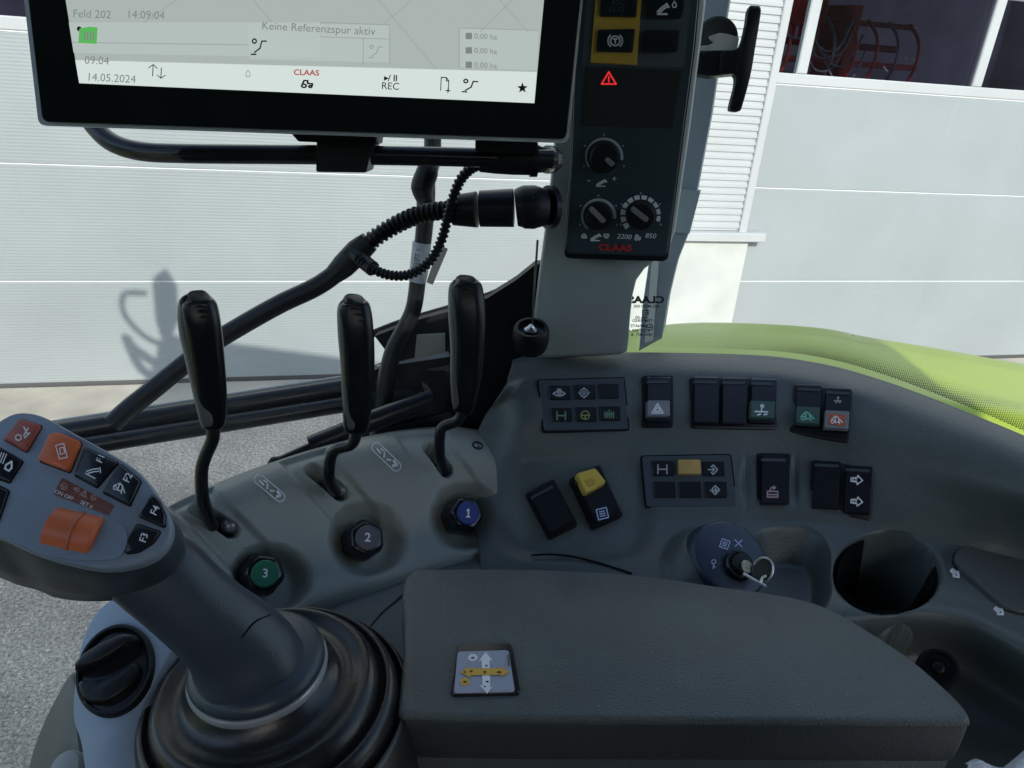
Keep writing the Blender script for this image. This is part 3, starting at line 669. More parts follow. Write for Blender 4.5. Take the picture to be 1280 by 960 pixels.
rocker(916, 504, 31, 58, 1, pl=pl, frame=False, label='blank black rocker in the middle of the bank of three')
rocker(952, 504, 32, 55, 2, pl=pl, frame=False, cap=M_lensg, capy=(-.05, .75), sym='lever', symm=M_white, symc=(0, .32), symr=9, label='rocker switch with dark green lens and beacon sign')
pl = splane(KD, 1028, 513)
slab('switch_frame', rpoly([(992, 481), (1066, 488), (1061, 554), (985, 540)], 4), pl, box_l(-.006, .0014), M_black, con)
rocker(1010, 510, 31, 52, 3, pl=pl, frame=False, cap=M_lensg, capy=(0, .85), sym='hitch', symm=mat('mint_print', (.25, .6, .45), .5), symc=(0, .4), symr=9, label='rocker switch with dark green lens and linkage sign')
rocker(1046, 515, 32, 54, 3, pl=pl, frame=False, cap=M_lensw, capy=(0, .85), sym=None, label='rocker switch with an orange lit sign')
r_ = [o for o in con.children if o.name.startswith('rocker_switch')][-1]
slab('lit_panel', rpoly([(1036, 517), (1057, 519), (1056, 533), (1035, 531)], 1.5), (pl[0]+pl[1]*.0098, pl[1]), [(-.001, 1), (.0006, .95)], M_lensr, r_)
icon('symbol', 'hitch', 1046, 525, 8, (pl[0]+pl[1]*.0106, pl[1]), M_white, r_, 5, .16)
icon('symbol', 'lever', 1047, 500, 5, (pl[0]+pl[1]*.0064, pl[1]), M_grey, r_, 3, .22)
rocker(966, 602, 33, 62, 1, sym='door', symm=mat('pink_print', (.55, .36, .42), .5), symc=(0, .42), symr=8, label='single rocker switch with a pale battery sign')
pl = splane(KD, 1051, 612)
slab('switch_frame', rpoly([(1014, 575), (1092, 583), (1090, 653), (1009, 640)], 4), pl, box_l(-.006, .0014), M_black, con)
rocker(1032, 608, 33, 60, 3, pl=pl, frame=False, label='blank rocker beside the two fan sign button')
rocker(1071, 614, 33, 60, 3, pl=pl, frame=False, label='button plate with two fan arrow signs')
r_ = [o for o in con.children if o.name.startswith('rocker_switch')][-1]
for yy in (600, 627): icon('symbol', 'arrow', 1071, yy, 8, (pl[0]+pl[1]*.0063, pl[1]), M_white, r_, 5, .2, ry=7)
# slanted pair below
rocker(689, 637, 33, 56, -28, lift=.009, label='slanted blank rocker with a bright top edge')
b_ = rocker(745, 622, 34, 62, -25, lift=.008, label='slanted rocker with raised yellow cap')
pl = splane(KD, 735, 604); py_ = (pl[0]+pl[1]*.009, pl[1])
slab('yellow_cap', rpoly([(718, 595), (742, 588), (756, 606), (730, 621)], 3), py_, [(-.003, 1), (.004, 1), (.0075, .96), (.0085, .86)], M_ylw, b_)
slab('cap_dimple', rpoly([(729, 600), (741, 597), (746, 605), (735, 610)], 3), (pl[0]+pl[1]*.0175, pl[1]), [(-.001, 1), (.0004, .9)], mat('yellow_dimple', (.50, .33, .05), .5), b_)
pl = splane(KD, 753, 643); icon('symbol', 'box', 753, 642, 8, (pl[0]+pl[1]*.0083, pl[1]), mat('blue_print', (.42, .48, .72), .5), b_, -14, .2)
# key pads
def keypad(quad, cells, label):
    cx = sum(q[0] for q in quad)/4; cy = sum(q[1] for q in quad)/4; pl = splane(KD, cx, cy); n = pl[1]
    b = lab(slab('button_pad', rpoly(quad, 3), pl, [(-.005, 1), (.0010, 1), (.0016, .985)], M_keyg, con), label)
    slab('pad_gap', rpoly([(x+(x-cx)*.035, y+(y-cy)*.05) for x, y in quad], 4), pl, [(-.005, 1), (.0004, 1)], M_blackg, b)
    for q, mm, sym, sm_, r, hh in cells:
        k = slab('key', rpoly(q, 1.5), pl, [(.001, 1), (.0024+hh, 1), (.0030+hh, .95)], mm, b)
        if sym: icon('symbol', sym, sum(a[0] for a in q)/4, sum(a[1] for a in q)/4, r, (pl[0]+n*(.0031+hh), n), sm_, k, 0, .24)
    return b
def cell(x0, y0, x1, y1, k=.045): return [(x0+k*(0), y0), (x1, y0), (x1+1, y1), (x0+1, y1)]
mg = mat('dim_green_print', (.16, .30, .17), .5); mg2 = mat('olive_print', (.28, .34, .10), .5)
keypad([(673, 476), (779, 473), (785, 537), (680, 539)], [
    (cell(685, 483, 712, 501), M_key, 'diff', M_grey, 7.5, 0), (cell(716, 482, 743, 500), M_key, 'gear', M_grey, 6.5, 0), (cell(747, 481, 772, 499), M_key, None, None, 0, 0),
    (cell(688, 511, 714, 528), M_key, 'axle', mg, 6.5, 0), (cell(718, 510, 744, 528), M_key, 'wheel', mg2, 6.5, 0), (cell(748, 509, 774, 527), M_key, 'pto', mg, 6, 0)],
    'flat six key pad under the pillar, with small grey and green signs')
keypad([(802, 571), (912, 569), (920, 634), (808, 634)], [
    (cell(814, 577, 841, 596), M_key, 'axle', mat('pale_pink_print', (.45, .38, .46), .5), 7, 0), (cell(845, 577, 873, 595), M_amb, None, None, 0, .003), (cell(877, 578, 904, 596), M_key, 'in', M_grey, 6.5, 0),
    (cell(816, 603, 843, 623), M_key, None, None, 0, 0), (cell(847, 603, 875, 623), M_key, None, None, 0, 0), (cell(879, 603, 907, 623), M_key, 'out', M_grey, 6.5, 0)],
    'six key pad with one raised amber key')

zc = onp(1109, 716, splane(KD, 1109, 716)).z
pc_ = (onz(1109, 716, zc-.002), V((0, 0, 1))); e0 = [onp(x, y, pc_) for x, y in ell(1109, 716, 61.5, 47.2, 0, 64)]; c0 = sum(e0, V((0, 0, 0)))/64
vs = []; fs = []
for k, (h, s_) in enumerate(((0, 1), (-.004, .985), (-.03, .95), (-.08, .88), (-.085, .80), (-.085, .01))):
    vs += [c0+(p_-c0)*s_+V((0, 0, h)) for p_ in e0]
    if k: fs += [((k-1)*64+i, (k-1)*64+(i+1) % 64, k*64+(i+1) % 64, k*64+i) for i in range(64)]
new_mesh('well_shade', vs, fs, mat('well_shade_black', (.003, .004, .005), .9, spec=.15), con, smooth=True, recalc=False)  # near-black lining: shade inside the cup well put into its colour
# --- key switch ----------------------------------------------------------
p, n = splane(KD, 912, 705); axk = (n*.35+V((.28, -.62, .75))).normalized(); ck = P(914, 697, (p.dot(Fw))-.018)
kb = lathe('key_switch', [(.040, -.05), (.0345, -.012), (.0320, -.001), (.0310, .0), (.0285, .0012)], ck, axk, mat('navy_plastic', (.022, .035, .062), .42, bump=(600, .3, .0005)), con, 64)
plk = (ck+axk*.0013, axk)
for s, x, y, a in (('box', 906, 680, 20), ('cross', 923, 679, 0), ('key', 892, 705, 5)): icon('symbol', s, x, y, 6.5, plk, mat('violet_print', (.40, .44, .66), .5), kb, a, .2)
cl_ = onp(922, 708, plk)
lathe('lock_ring', [(.0125, 0), (.0125, .004), (.0115, .0055), (.0098, .0055), (.0092, .002)], cl_, axk, M_blackg, kb, 40)
lathe('lock_barrel', [(.0085, 0), (.0085, .007), (.0076, .0085), (.005, .0088)], cl_, axk, M_black, kb, 36)
lathe('barrel_face', [(.0052, 0), (.0052, .0105), (.0044, .0112)], onp(926, 714, plk), axk, mat('brass', (.42, .38, .28), .35, metal=1), kb, 28)
# ignition key
kt = thing('ignition_key', 'small metal key with round dark bow, in the key switch behind the armrest', 'key', onp(928, 714, plk))
pk = onp(928, 716, plk)+axk*.012
plq = (P(948, 716, pk.dot(Fw)-.004), V((-.15, -.75, .62)).normalized())
slab('key_bow', ell(953, 713, 13.5, 16.5, 20, 36), (plq[0]-plq[1]*.003, plq[1]), [(-.0016, .97), (-.0008, 1), (.0010, 1), (.0016, .93)], mat('key_bow_plastic', (.045, .050, .046), .3), kt)
tube('bow_rim', [onp(x, y, plq) for x, y in ell(953, 713, 13, 16, 20, 30)[16:]+ell(953, 713, 13, 16, 20, 30)[:6]], .0010, M_chr, kt, 8, 1)
tube('key_blade', [onp(x, y, (plq[0]+plq[1]*.002, plq[1])) for x, y in ((929, 717), (938, 722), (950, 729), (957, 733))], .0013, mat('bright_steel', (.9, .9, .88), .25, metal=.6), kt, 8, 3)
tube('split_ring', [onp(x, y, (plq[0]+plq[1]*.002, plq[1])) for x, y in ((951, 728), (953, 722), (958, 720))], .0011, MATS['bright_steel'], kt, 8, 3)
# --- right end: hatch, marks, socket ------------------------------------
pl = splane(KD, 1235, 725)
hp = [(1191, 704), (1192, 694), (1200, 688), (1214, 688), (1262, 700), (1300, 713), (1330, 735), (1330, 765), (1300, 772), (1270, 768), (1255, 763), (1242, 753), (1196, 711)]
slab('hatch_gap', [(a, b) for a, b in hp], (pl[0]+pl[1]*.0004, pl[1]), [(-.004, 1.02), (.0016, 1.012)], M_blackg, con)
slab('tray_hatch', rpoly(hp, 3), (pl[0]+pl[1]*.001, pl[1]), [(-.003, .99), (.0025, .99), (.0035, .97)], mat('hatch_plastic', (.075, .083, .080), .5, bump=(600, .3, .0005), var=(12, .06)), con)
for x, y, a in ((1194, 717, 45), (1249, 764, 38)): icon('hatch_mark', 'arrow', x, y, 6.5, (pl[0]+pl[1]*.0008, pl[1]), M_white, con, a, .5, ry=5)
pl = splane(KD, 1178, 850)
lathe('socket', [(.0135, -.012), (.0135, .004), (.0125, .006), (.0105, .006), (.0100, .002), (.004, .0015), (.0038, .004), (.003, .0045)], P(1172, 836, .545), (V((-.35, -.55, .75))).normalized(), M_black, con, 40)
# ================================================================== ARMREST
arm = thing('armrest', 'wide grey vinyl armrest pad with a small joystick direction sticker', 'armrest', onz(850, 800, -.46))
ZA = -.36; pA = (onz(850, 800, ZA), V((0, 0, 1)))
far = [(503, 742), (505, 724), (513, 714), (528, 711), (640, 711), (715, 713), (780, 717), (840, 724), (900, 733), (960, 741), (1010, 751), (1045, 764), (1078, 783), (1110, 803), (1145, 827), (1180, 857), (1204, 880), (1213, 893)]
near = [(1215, 899), (1209, 901), (900, 898), (640, 896), (506, 893), (498, 888), (499, 868), (504, 820), (505, 780)]
outl = [tuple(q)[:2] for q in curve([V((*q, 0)) for q in far], 4)] + near
slab('pad', outl, pA, [(-.0062, .994), (-.005, 1), (-.0035, .999), (-.0016, .994), (-.0005, .986), (0, .972)], M_arm, arm, 50)
slab('pad_side', outl, pA, [(-.036, .988), (-.032, .997), (-.026, .999), (-.0075, .997), (-.0063, .992)], mat('armrest_side', (.040, .046, .047), .5, bump=(700, .6, .0006), var=(20, .1)), arm, 50)
slab('base_trim', outl, pA, [(-.12, .985), (-.038, .985), (-.0352, .98)], M_con, arm, 50)
sp_ = (pA[0]+V((0, 0, .0003)), V((0, 0, 1)))
sb = slab('sticker_frame', rpoly([(572, 807), (639, 806), (651, 869), (563, 871)], 6), sp_, [(-.002, 1), (.0012, 1), (.002, .975)], M_blackg, arm)
st = slab('direction_sticker', rpoly([(572, 815), (636, 813), (644, 865), (567, 867)], 4), (pA[0]+V((0, 0, .0023)), V((0, 0, 1))), [(-.001, 1), (.0004, .99)], mat('sticker_grey', (.34, .37, .46), .4), sb)
p3 = pA[0]+V((0, 0, .0030)); nz = V((0, 0, 1)); pS = (p3, nz)
def flat(name, pts, pl, m, parent, h=0): return new_mesh(name, [onp(x, y, (pl[0]+pl[1]*h, pl[1])) for x, y in pts], [tuple(range(len(pts)))], m, parent, recalc=False)
flat('white_arrow', [(607, 815), (616, 826), (612, 825), (613, 860), (617, 856), (609, 867), (599, 856), (603, 857), (602, 825), (598, 827)], pS, M_white, st)
flat('yellow_arrow', [(575, 840), (588, 833), (588, 835.5), (625, 835), (625, 833), (637, 840), (626, 846), (626, 843.5), (588, 844), (588, 847)], pS, mat('sticker_yellow', (.75, .42, .06), .45), st, .0003)
flat('white_dot', ell(591, 822, 6, 4.6), pS, M_white, st); flat('yellow_dot', ell(581, 852, 6, 5), pS, MATS['sticker_yellow'], st)
for a, b, c in ((591, 822, 2.6), (581, 852, 2.6), (608, 832, 1.6), (581, 840, 1.5), (589, 839, 2), (606, 840, 2), (624, 840, 3), (609, 852, 2.2), (606, 858, 1.4)):
    flat('pictogram', ell(a, b, c, 1.1, n=8), pS, M_black, st, .0006)
flat('pictogram', [(634, 818), (636.5, 818), (637.5, 832), (635, 832)], pS, M_nw, st, .0006)

# ================================================================== JOYSTICK
joy = thing('joystick', 'multifunction joystick with orange and black keys on a ribbed black boot', 'joystick', P(330, 880, .50))
bc = P(326, 848, .452); ax = V((-.10, -.06, 1)).normalized()
pr = [(.088, -.13), (.0835, -.045), (.0825, -.030), (.0805, -.021), (.0780, -.017), (.0755, -.022), (.0742, -.015), (.0722, -.0095), (.0690, -.0075), (.0660, -.0120), (.0645, -.006), (.0620, -.0015), (.058, .0005), (.051, -.0025), (.045, -.002), (.041, .002), (.0385, .006)]
pr2 = [(V((a, b, 0))) for a, b in pr]; pr2 = [(q.x, q.y) for q in curve(pr2, 4)]
bt = lathe('boot', pr2, bc, ax, M_boot, joy, 96, 80)
for v_ in bt.data.vertices:
    q_ = v_.co+joy.location-bc; rr_ = (q_-ax*q_.dot(ax)).length; v_.co += V((.007, -.007, 0))*max(0, min(1, (rr_-.039)/.05))
lathe('chrome_ring', [(.036, .004), (.0392, .006), (.0398, .0085), (.0388, .011), (.037, .011)], bc, ax, M_sil, joy, 72)
lathe('base_collar', [(.0375, .0105), (.0386, .0125), (.0380, .0165), (.034, .0200), (.02, .021)], bc, ax, M_hand, joy, 72, 60)
hs = [(321, 851, 56, .443, .022), (318, 843, 66, .442, .027), (306, 820, 65, .438, .027), (288, 797, 58, .431, .024), (264, 776, 54, .423, .022), (232, 748, 53, .414, .021), (192, 712, 55, .404, .019), (150, 686, 48, .396, .016), (110, 668, 30, .394, .010)]
pxloft('handle', hs, M_hand, joy, 40, 2.3, 8)
tube('handle_seam', [P(x, y, d) for x, y, d in ((302, 797, .4015), (318, 778, .4045), (338, 768, .411))], .0006, M_blackg, joy, 6)
nh = V((.03, -.60, .80)).normalized()
pH = (P(100, 625, .375), nh)
ho = [tuple(q)[:2] for q in curve([V((*q, 0)) for q in ((-70, 640), (-50, 575), (-12, 538), (12, 521), (32, 517), (58, 523), (100, 546), (142, 569), (176, 592), (200, 622), (215, 652), (214, 676), (198, 697), (168, 710), (128, 714), (80, 705), (40, 692), (0, 674), (-40, 662))], 6, True)]
slab('head_shell', ho, pH, [(-.046, .60), (-.042, .80), (-.034, .92), (-.024, .97), (-.010, .992), (-.0015, .99), (-.001, .98)], M_hand, joy, 60)
hsh = bpy.data.objects['head_shell']
for v_ in hsh.data.vertices:
    q_ = v_.co+joy.location; t_ = max(0, min(1, -((q_-pH[0]).dot(nh)+.004)/.030)); v_.co += -Up*(.018*t_*max(0, min(1, (235-proj(v_.co+joy.location)[0])/170)))
hp_ = slab('key_plate', ho, pH, [(-.0035, .995), (-.001, 1.0), (.0012, .992), (.0024, .972)], M_blue, joy, 60)
pT = (pH[0]+nh*.0024, nh)
slab('wheel_recess', [tuple(q)[:2] for q in curve([V((*q, 0)) for q in ((14, 640), (36, 622), (76, 622), (146, 652), (160, 668), (156, 690), (140, 700), (90, 700), (40, 688), (12, 668))], 5, True)], pT, [(-.001, 1), (.0004, .985)], MATS['blue_grey_plastic'], joy, 60)
def jkey(poly, m, r=4, h=.0016, sym=None, sr=8, at=None, ang=0, t=None, ts=9, tat=None, tang=0, w=.16):
    slab('key_gap', rpoly([(a, b) for a, b in poly], r), pT, [(-.001, 1.06), (.00025, 1.055)], M_blackg, hp_)
    k = slab('key', rpoly(poly, r), pT, [(-.001, 1), (h*.6, 1), (h, .96), (h+.0005, .86)], m, hp_)
    cx, cy = at or (sum(a for a, b in poly)/len(poly), sum(b for a, b in poly)/len(poly)); q = (pT[0]+nh*(h+.0006), nh)
    if sym: icon('symbol', sym, cx, cy, sr, q, M_white, k, ang, w, .0002)
    if t: x, y = tat or (cx, cy); text('key_text', t, x, y, ts, q, M_white, k, tang, .0002, bold=.012)
jkey([(26, 524), (53, 533), (34, 566), (6, 550)], M_orange2, 3, .0014, 'nolink', 11, (29, 543), 25)
jkey([(65, 545), (77, 543), (103, 554), (88, 591), (50, 577)], M_orange, 4, .0032, 'diamond', 11, (77, 564), 28, w=.12)
jkey([(107, 560), (148, 579), (122, 610), (94, 595)], M_key, 3, .0014, 'implement', 9, (118, 588), 28, 'F1', 8.5, (126, 573), -66)
jkey([(150, 580), (177, 602), (163, 633), (129, 616)], M_key, 3, .0014, 'hitch', 9, (150, 610), 28, 'F2', 9, (160, 597), -64)
jkey([(191, 618), (199, 624), (208, 645), (207, 660), (174, 646)], M_key, 4, .0012, None, t='F4', ts=9, tat=(194, 638), tang=-64)
jkey([(171, 655), (202, 665), (192, 680), (174, 691), (157, 693), (160, 675)], M_key, 5, .0012, None, t='F3', ts=9, tat=(180, 672), tang=-72)
jkey([(-18, 556), (0, 560), (29, 577), (12, 604), (-20, 592)], M_key, 3, .0012, 'bars', 8, (2, 572), 22)
icon('symbol', 'drop', 11, 583, 8, (pT[0]+nh*.0022, nh), M_white, hp_, 30, .3)
jkey([(-30, 600), (-8, 604), (12, 614), (-2, 654), (-30, 650)], M_key, 3, .0012)
bl = slab('printed_label', rpoly([(78, 597), (143, 632), (136, 644), (67, 618)], 2), pT, [(-.001, 1), (.0003, 1)], M_brown, hp_)
q = (pT[0]+nh*.0005, nh)
for x, y, s, k in ((80, 608, 5, 'wheel'), (105, 617, 5, 'tri'), (117, 622, 4, 'wheel'), (96, 612, 4, 'arrow')): icon('symbol', k, x, y, s, q, mat('pale_brown_print', (.50, .30, .26), .5), bl, 27, .28)
text('label_text', 'ON OFF', 80, 619, 5, q, M_white, bl, 24, .0002); text('label_text', 'SET II', 108, 631, 5, q, M_white, bl, 26, .0002)
# serrated thumb wheel, half sunk in the head
wa, wb = onp(60, 656, pT), onp(122, 670, pT); wx = (wb-wa); wl_ = wx.length; wx.normalize()
wc = (wa+wb)/2-nh*.0078
vs = []; fs = []; N = 96; R = .0122
for k, (s, rr) in enumerate(((-.5, R-.0015), (-.46, R), (.46, R), (.5, R-.0015))):
    for i in range(N):
        t = 2*math.pi*i/N; g_ = 0
        y_ = wx.cross(nh); vs.append(wc+wx*(s*wl_)+(nh*math.cos(t)+y_*math.sin(t))*(rr+g_))
for k in range(3):
    for i in range(N): j = (i+1) % N; fs.append((k*N+i, k*N+j, (k+1)*N+j, (k+1)*N+i))
fs += [tuple(range(N))[::-1], tuple(3*N+i for i in range(N))]
sharp(new_mesh('thumb_wheel', vs, fs, M_orange, joy), 30)
for s in (.05,):
    c = wc+wx*(s*wl_); vs = []; M_ = 24
    for i in range(M_+1):
        t = -1.1+2.2*i/M_
        for o in (-.0009, .0009): vs.append(c+wx*o+(nh*math.cos(t)+y_*math.sin(t))*(R+.0005))
    new_mesh('wheel_rib', vs, [(2*i, 2*i+1, 2*i+3, 2*i+2) for i in range(M_)], mat('orange_light', (.55, .15, .07), .4), bpy.data.objects['thumb_wheel'], recalc=False)

# --- blue grey front housing with the rotary dial ------------------------
fh = thing('front_housing', 'pale blue grey housing under the joystick with a black rotary dial', 'console housing', onz(150, 900, -.5))
pF = (P(150, 850, .455), V((-.12, -.42, .90)).normalized())
fo = [(112, 775), (136, 748), (160, 742), (200, 748), (222, 770), (226, 796), (206, 832), (188, 868), (174, 915), (168, 1050), (150, 1050), (112, 990), (100, 930), (91, 900), (92, 860), (98, 815)]
fo2 = [tuple(q)[:2] for q in curve([V((*q, 0)) for q in fo], 5, True)]
slab('housing_shell', fo2, pF, [(-.16, .93), (-.02, .985), (-.008, 1.0), (-.003, .995), (0, .97), (.0012, .93)], M_blue2, fh, 70)
dc = onp(146, 841, pF); da = pF[1]
R = .0265
slab('dial_ring', ell(147, 841, 46, 60, 24, 56), pF, [(-.002, 1), (.004, 1), (.0055, .96), (.0055, .90), (.0015, .86)], M_rub, fh, 40)
pd = (pF[0]+da*.0015, da)
dl = slab('rotary_dial', ell(143, 841, 40, 51, 24, 48), pd, [(-.002, 1), (.0012, .99)], M_blackg, fh, 40)
slab('grip_ridge', [tuple(q)[:2] for q in curve([V((*q, 0)) for q in ((100, 845), (106, 832), (130, 815), (160, 801), (176, 799), (176, 808), (150, 827), (125, 840))], 5, True)], pd, [(0, 1), (.006, .97), (.011, .85), (.012, .7)], M_rub, dl, 60)
slab('grip_ridge', [tuple(q)[:2] for q in curve([V((*q, 0)) for q in ((104, 856), (130, 854), (155, 843), (176, 832), (176, 848), (160, 868), (135, 882), (112, 880), (103, 868))], 5, True)], pd, [(0, 1), (.003, .98), (.006, .92), (.0065, .8)], M_rub, dl, 60)
# side skirt left of the housing
pK = (P(70, 920, .50), V((-.45, -.50, .74)).normalized())
sk = slab('side_skirt', [tuple(q)[:2] for q in curve([V((*q, 0)) for q in ((92, 838), (70, 868), (48, 915), (34, 962), (26, 1040), (80, 1060), (130, 1040), (105, 960), (96, 900))], 5, True)], pK, [(-.05, 1), (-.006, 1), (-.002, .985), (0, .94)], mat('skirt_plastic', (.10, .115, .105), .5, bump=(600, .3, .0005), var=(12, .06)), fh, 60)
slab('housing_side', rpoly([(96, 905), (118, 968), (130, 1060), (92, 1060), (93, 940)], 3), (P(110, 980, .478), V((-.5, -.45, .74)).normalized()), [(-.05, 1), (0, 1), (.001, .97)], mat('side_plastic', (.24, .27, .28), .45), fh, 60)
lathe('mushroom_cap', [(.010, -.01), (.0105, 0), (.009, .003), (.004, .0045)], P(84, 960, .478), V((-.2, -.5, .85)), mat('side_plastic', (.24, .27, .28), .45), fh, 32)

# ================================================================== CONTROL LEVERS
def lever(label, shank, sr, secs, back):
    x, y, d = shank[-1]
    t = thing('control_lever', label, 'lever', P(x, y, d), 'hydraulic control levers')
    tube('shank', [P(*q) for q in shank], sr, M_frame, t, 16, 8)
    pxloft('grip', secs, M_grip, t, 32, 3.2, 6)
    secs = [(a, b, c*.93, e, f) for a, b, c, e, f in secs]
    back = [(a, b+2, c*.93, e-.008, f) for a, b, c, e, f in back]
    pxloft('grip_back', back, M_lgrey, t, 32, 3.0, 6)
    # moulded grip lines near the top
    for k in range(3):
        (x0, y0, w0, d0, t0), (x1, y1, w1, d1, t1) = secs[2], secs[3]
        f = .1+.3*k; x = x0+(x1-x0)*f; y = y0+(y1-y0)*f; w = w0*.5; dd = d0+(d1-d0)*f
        tube('grip_line', [P(x-w, y-1, dd-t0+.0010), P(x, y-2, dd-t0+.0004), P(x+w, y-1, dd-t0+.0010)], .0011, M_blackg, t, 8)
    return t
lever('leftmost of the three levers, over the green knob numbered 3', [(266, 524, .535), (266, 548, .540), (257, 570, .548), (252, 590, .553), (254, 625, .560), (266, 658, .585)], .0046,
      [(247, 371, 9, .498, .007), (247.5, 374, 16, .499, .009), (249, 382, 21, .500, .010), (253, 405, 22, .503, .011), (258, 440, 21, .510, .011), (263, 480, 19, .519, .010), (266, 512, 16.5, .528, .009), (266, 527, 14.5, .532, .008), (266, 530, 10, .533, .006)],
      [(237, 376, 8, .508, .005), (236, 380, 14, .509, .008), (239, 410, 16, .513, .010), (246, 450, 14, .520, .010), (253, 490, 12, .529, .009), (258, 518, 10, .534, .008), (259, 527, 7, .536, .006)])
lever('middle lever of the three, over the grey knob numbered 2', [(444, 530, .598), (444, 546, .601), (438, 556, .604), (420, 562, .610), (413, 574, .614), (412, 600, .622), (420, 615, .64)], .0046,
      [(442, 374, 9, .558, .007), (442, 377, 15, .559, .009), (443, 385, 20, .560, .010), (446, 410, 20.5, .563, .011), (448, 445, 20, .569, .011), (448, 485, 19, .578, .010), (446, 518, 17, .586, .009), (445, 534, 14.5, .592, .008), (445, 537, 10, .593, .006)],
      [(434, 380, 7, .568, .005), (433, 384, 12, .569, .008), (434, 415, 12.5, .573, .010), (437, 455, 12, .580, .010), (438, 495, 11, .588, .009), (440, 522, 9, .594, .008), (441, 532, 7, .596, .006)])
lever('rightmost and tallest of the three levers, over the blue knob numbered 1', [(578, 505, .640), (577, 518, .642), (570, 527, .645), (555, 533, .649), (550, 543, .651), (550, 570, .660), (556, 588, .675)], .0046,
      [(582, 349, 9, .603, .007), (582, 352, 15, .604, .009), (583, 360, 20, .605, .010), (586, 385, 20.5, .607, .011), (587, 420, 19.5, .612, .011), (585, 462, 18, .620, .010), (581, 495, 15, .629, .009), (579, 510, 12.5, .634, .008), (578, 513, 9, .635, .006)],
      [(574, 354, 7, .613, .005), (572, 359, 12, .614, .008), (572, 390, 12.5, .617, .010), (574, 430, 12, .623, .010), (573, 470, 11, .631, .009), (573, 496, 9, .637, .008), (573, 506, 7, .639, .006)])

# ================================================================== PILLAR TRIM + CONTROL PANEL
nC = V((-.06, -1, .03)).normalized(); pC = (P(735, 440, .733), nC)
pt = thing('pillar_trim', 'light grey plastic cab pillar cover rising from the console', 'pillar', P(730, 445, .733))
co = [(666, 452), (666, 400), (672, 350), (680, 290), (688, 220), (697, 120), (706, 0), (716, -250), (900, -250), (884, 0), (864, 160), (845, 290), (837, 312), (822, 326), (806, 338), (796, 352), (791, 372), (788, 400), (786, 430), (784, 442), (776, 446)]
slab('pillar_cover', co, pC, [(-.055, .93), (-.03, .985), (-.014, 1), (-.005, .995), (-.0015, .975), (0, .95)], M_trim, pt, 50)
cp = thing('switch_terminal', 'dark upright switch terminal with yellow framed key and three rotary knobs', 'control panel', onp(768, 320, pC))
pP = (P(768, 200, .640), nC)
po = rpoly([(728, -200), (892, -200), (868, 60), (834, 322), (706, 318), (714, 200)], 9, 6)
fp = slab('panel_plate', po, pP, [(-.03, .99), (-.003, 1.0), (-.0006, .993), (0, .98)], mat('panel_navy', (.034, .058, .072), .34, bump=(600, .15, .0003)), cp, 40)
def up(h): return (pP[0]+nC*h, nC)
slab('panel_edge', po, (pP[0]-nC*.004, nC), [(-.02, 1.02), (.001, 1.022), (.002, 1.008)], M_black, cp, 40)
slab('grey_field', rpoly([(741, -90), (872, -90), (855, 84), (727, 82)], 3), up(0), [(-.001, 1), (.0005, 1)], mat('panel_grey', (.075, .100, .110), .5), cp)
slab('yellow_frame', rpoly([(751, -80), (808, -80), (796, 82), (738, 79)], 2), up(.0004), [(-.001, 1), (.0022, .99), (.003, .97)], M_yel, cp)
B = lambda q, r=3: slab('button', rpoly(q, r), up(.0025), [(-.001, 1), (.002, 1), (.0032, .95), (.0034, .85)], M_key, cp)
b1 = B([(753, -36), (800, -36), (795, 22), (749, 21)]); b2 = B([(747, 37), (794, 36), (791, 66), (745, 65)]); b3 = B([(812, -30), (860, -30), (853, 23), (808, 22)]); b4 = B([(806, 38), (850, 38), (847, 65), (803, 65)])
icon('symbol', 'park', 769, 51, 9.5, up(.0062), M_white, b2, 0, .2)
icon('symbol', 'implement', 829, 10, 8, up(.0062), M_white, b3, 0, .3); icon('symbol', 'drop', 843, 6, 5, up(.0062), M_white, b3, 0, .3)
text('button_text', 'ESC', 773, 3, 7, up(.0062), mat('dark_teal_print', (.03, .07, .07), .5), b1); text('button_text', 'ECO', 771, 12, 7, up(.0062), MATS['dark_teal_print'], b1)
ds = slab('display', rpoly([(734, 84), (852, 88), (840, 160), (727, 158)], 2), up(.0003), [(-.001, 1), (.0008, 1)], mat('display_glass', (.030, .034, .034), .2), cp)
icon('warning_triangle', 'tri', 761, 99, 10, up(.0014), mat('red_lamp', (.5, .02, .02), .4, emit=((1, .04, .05), .35)), ds, 0, .22)
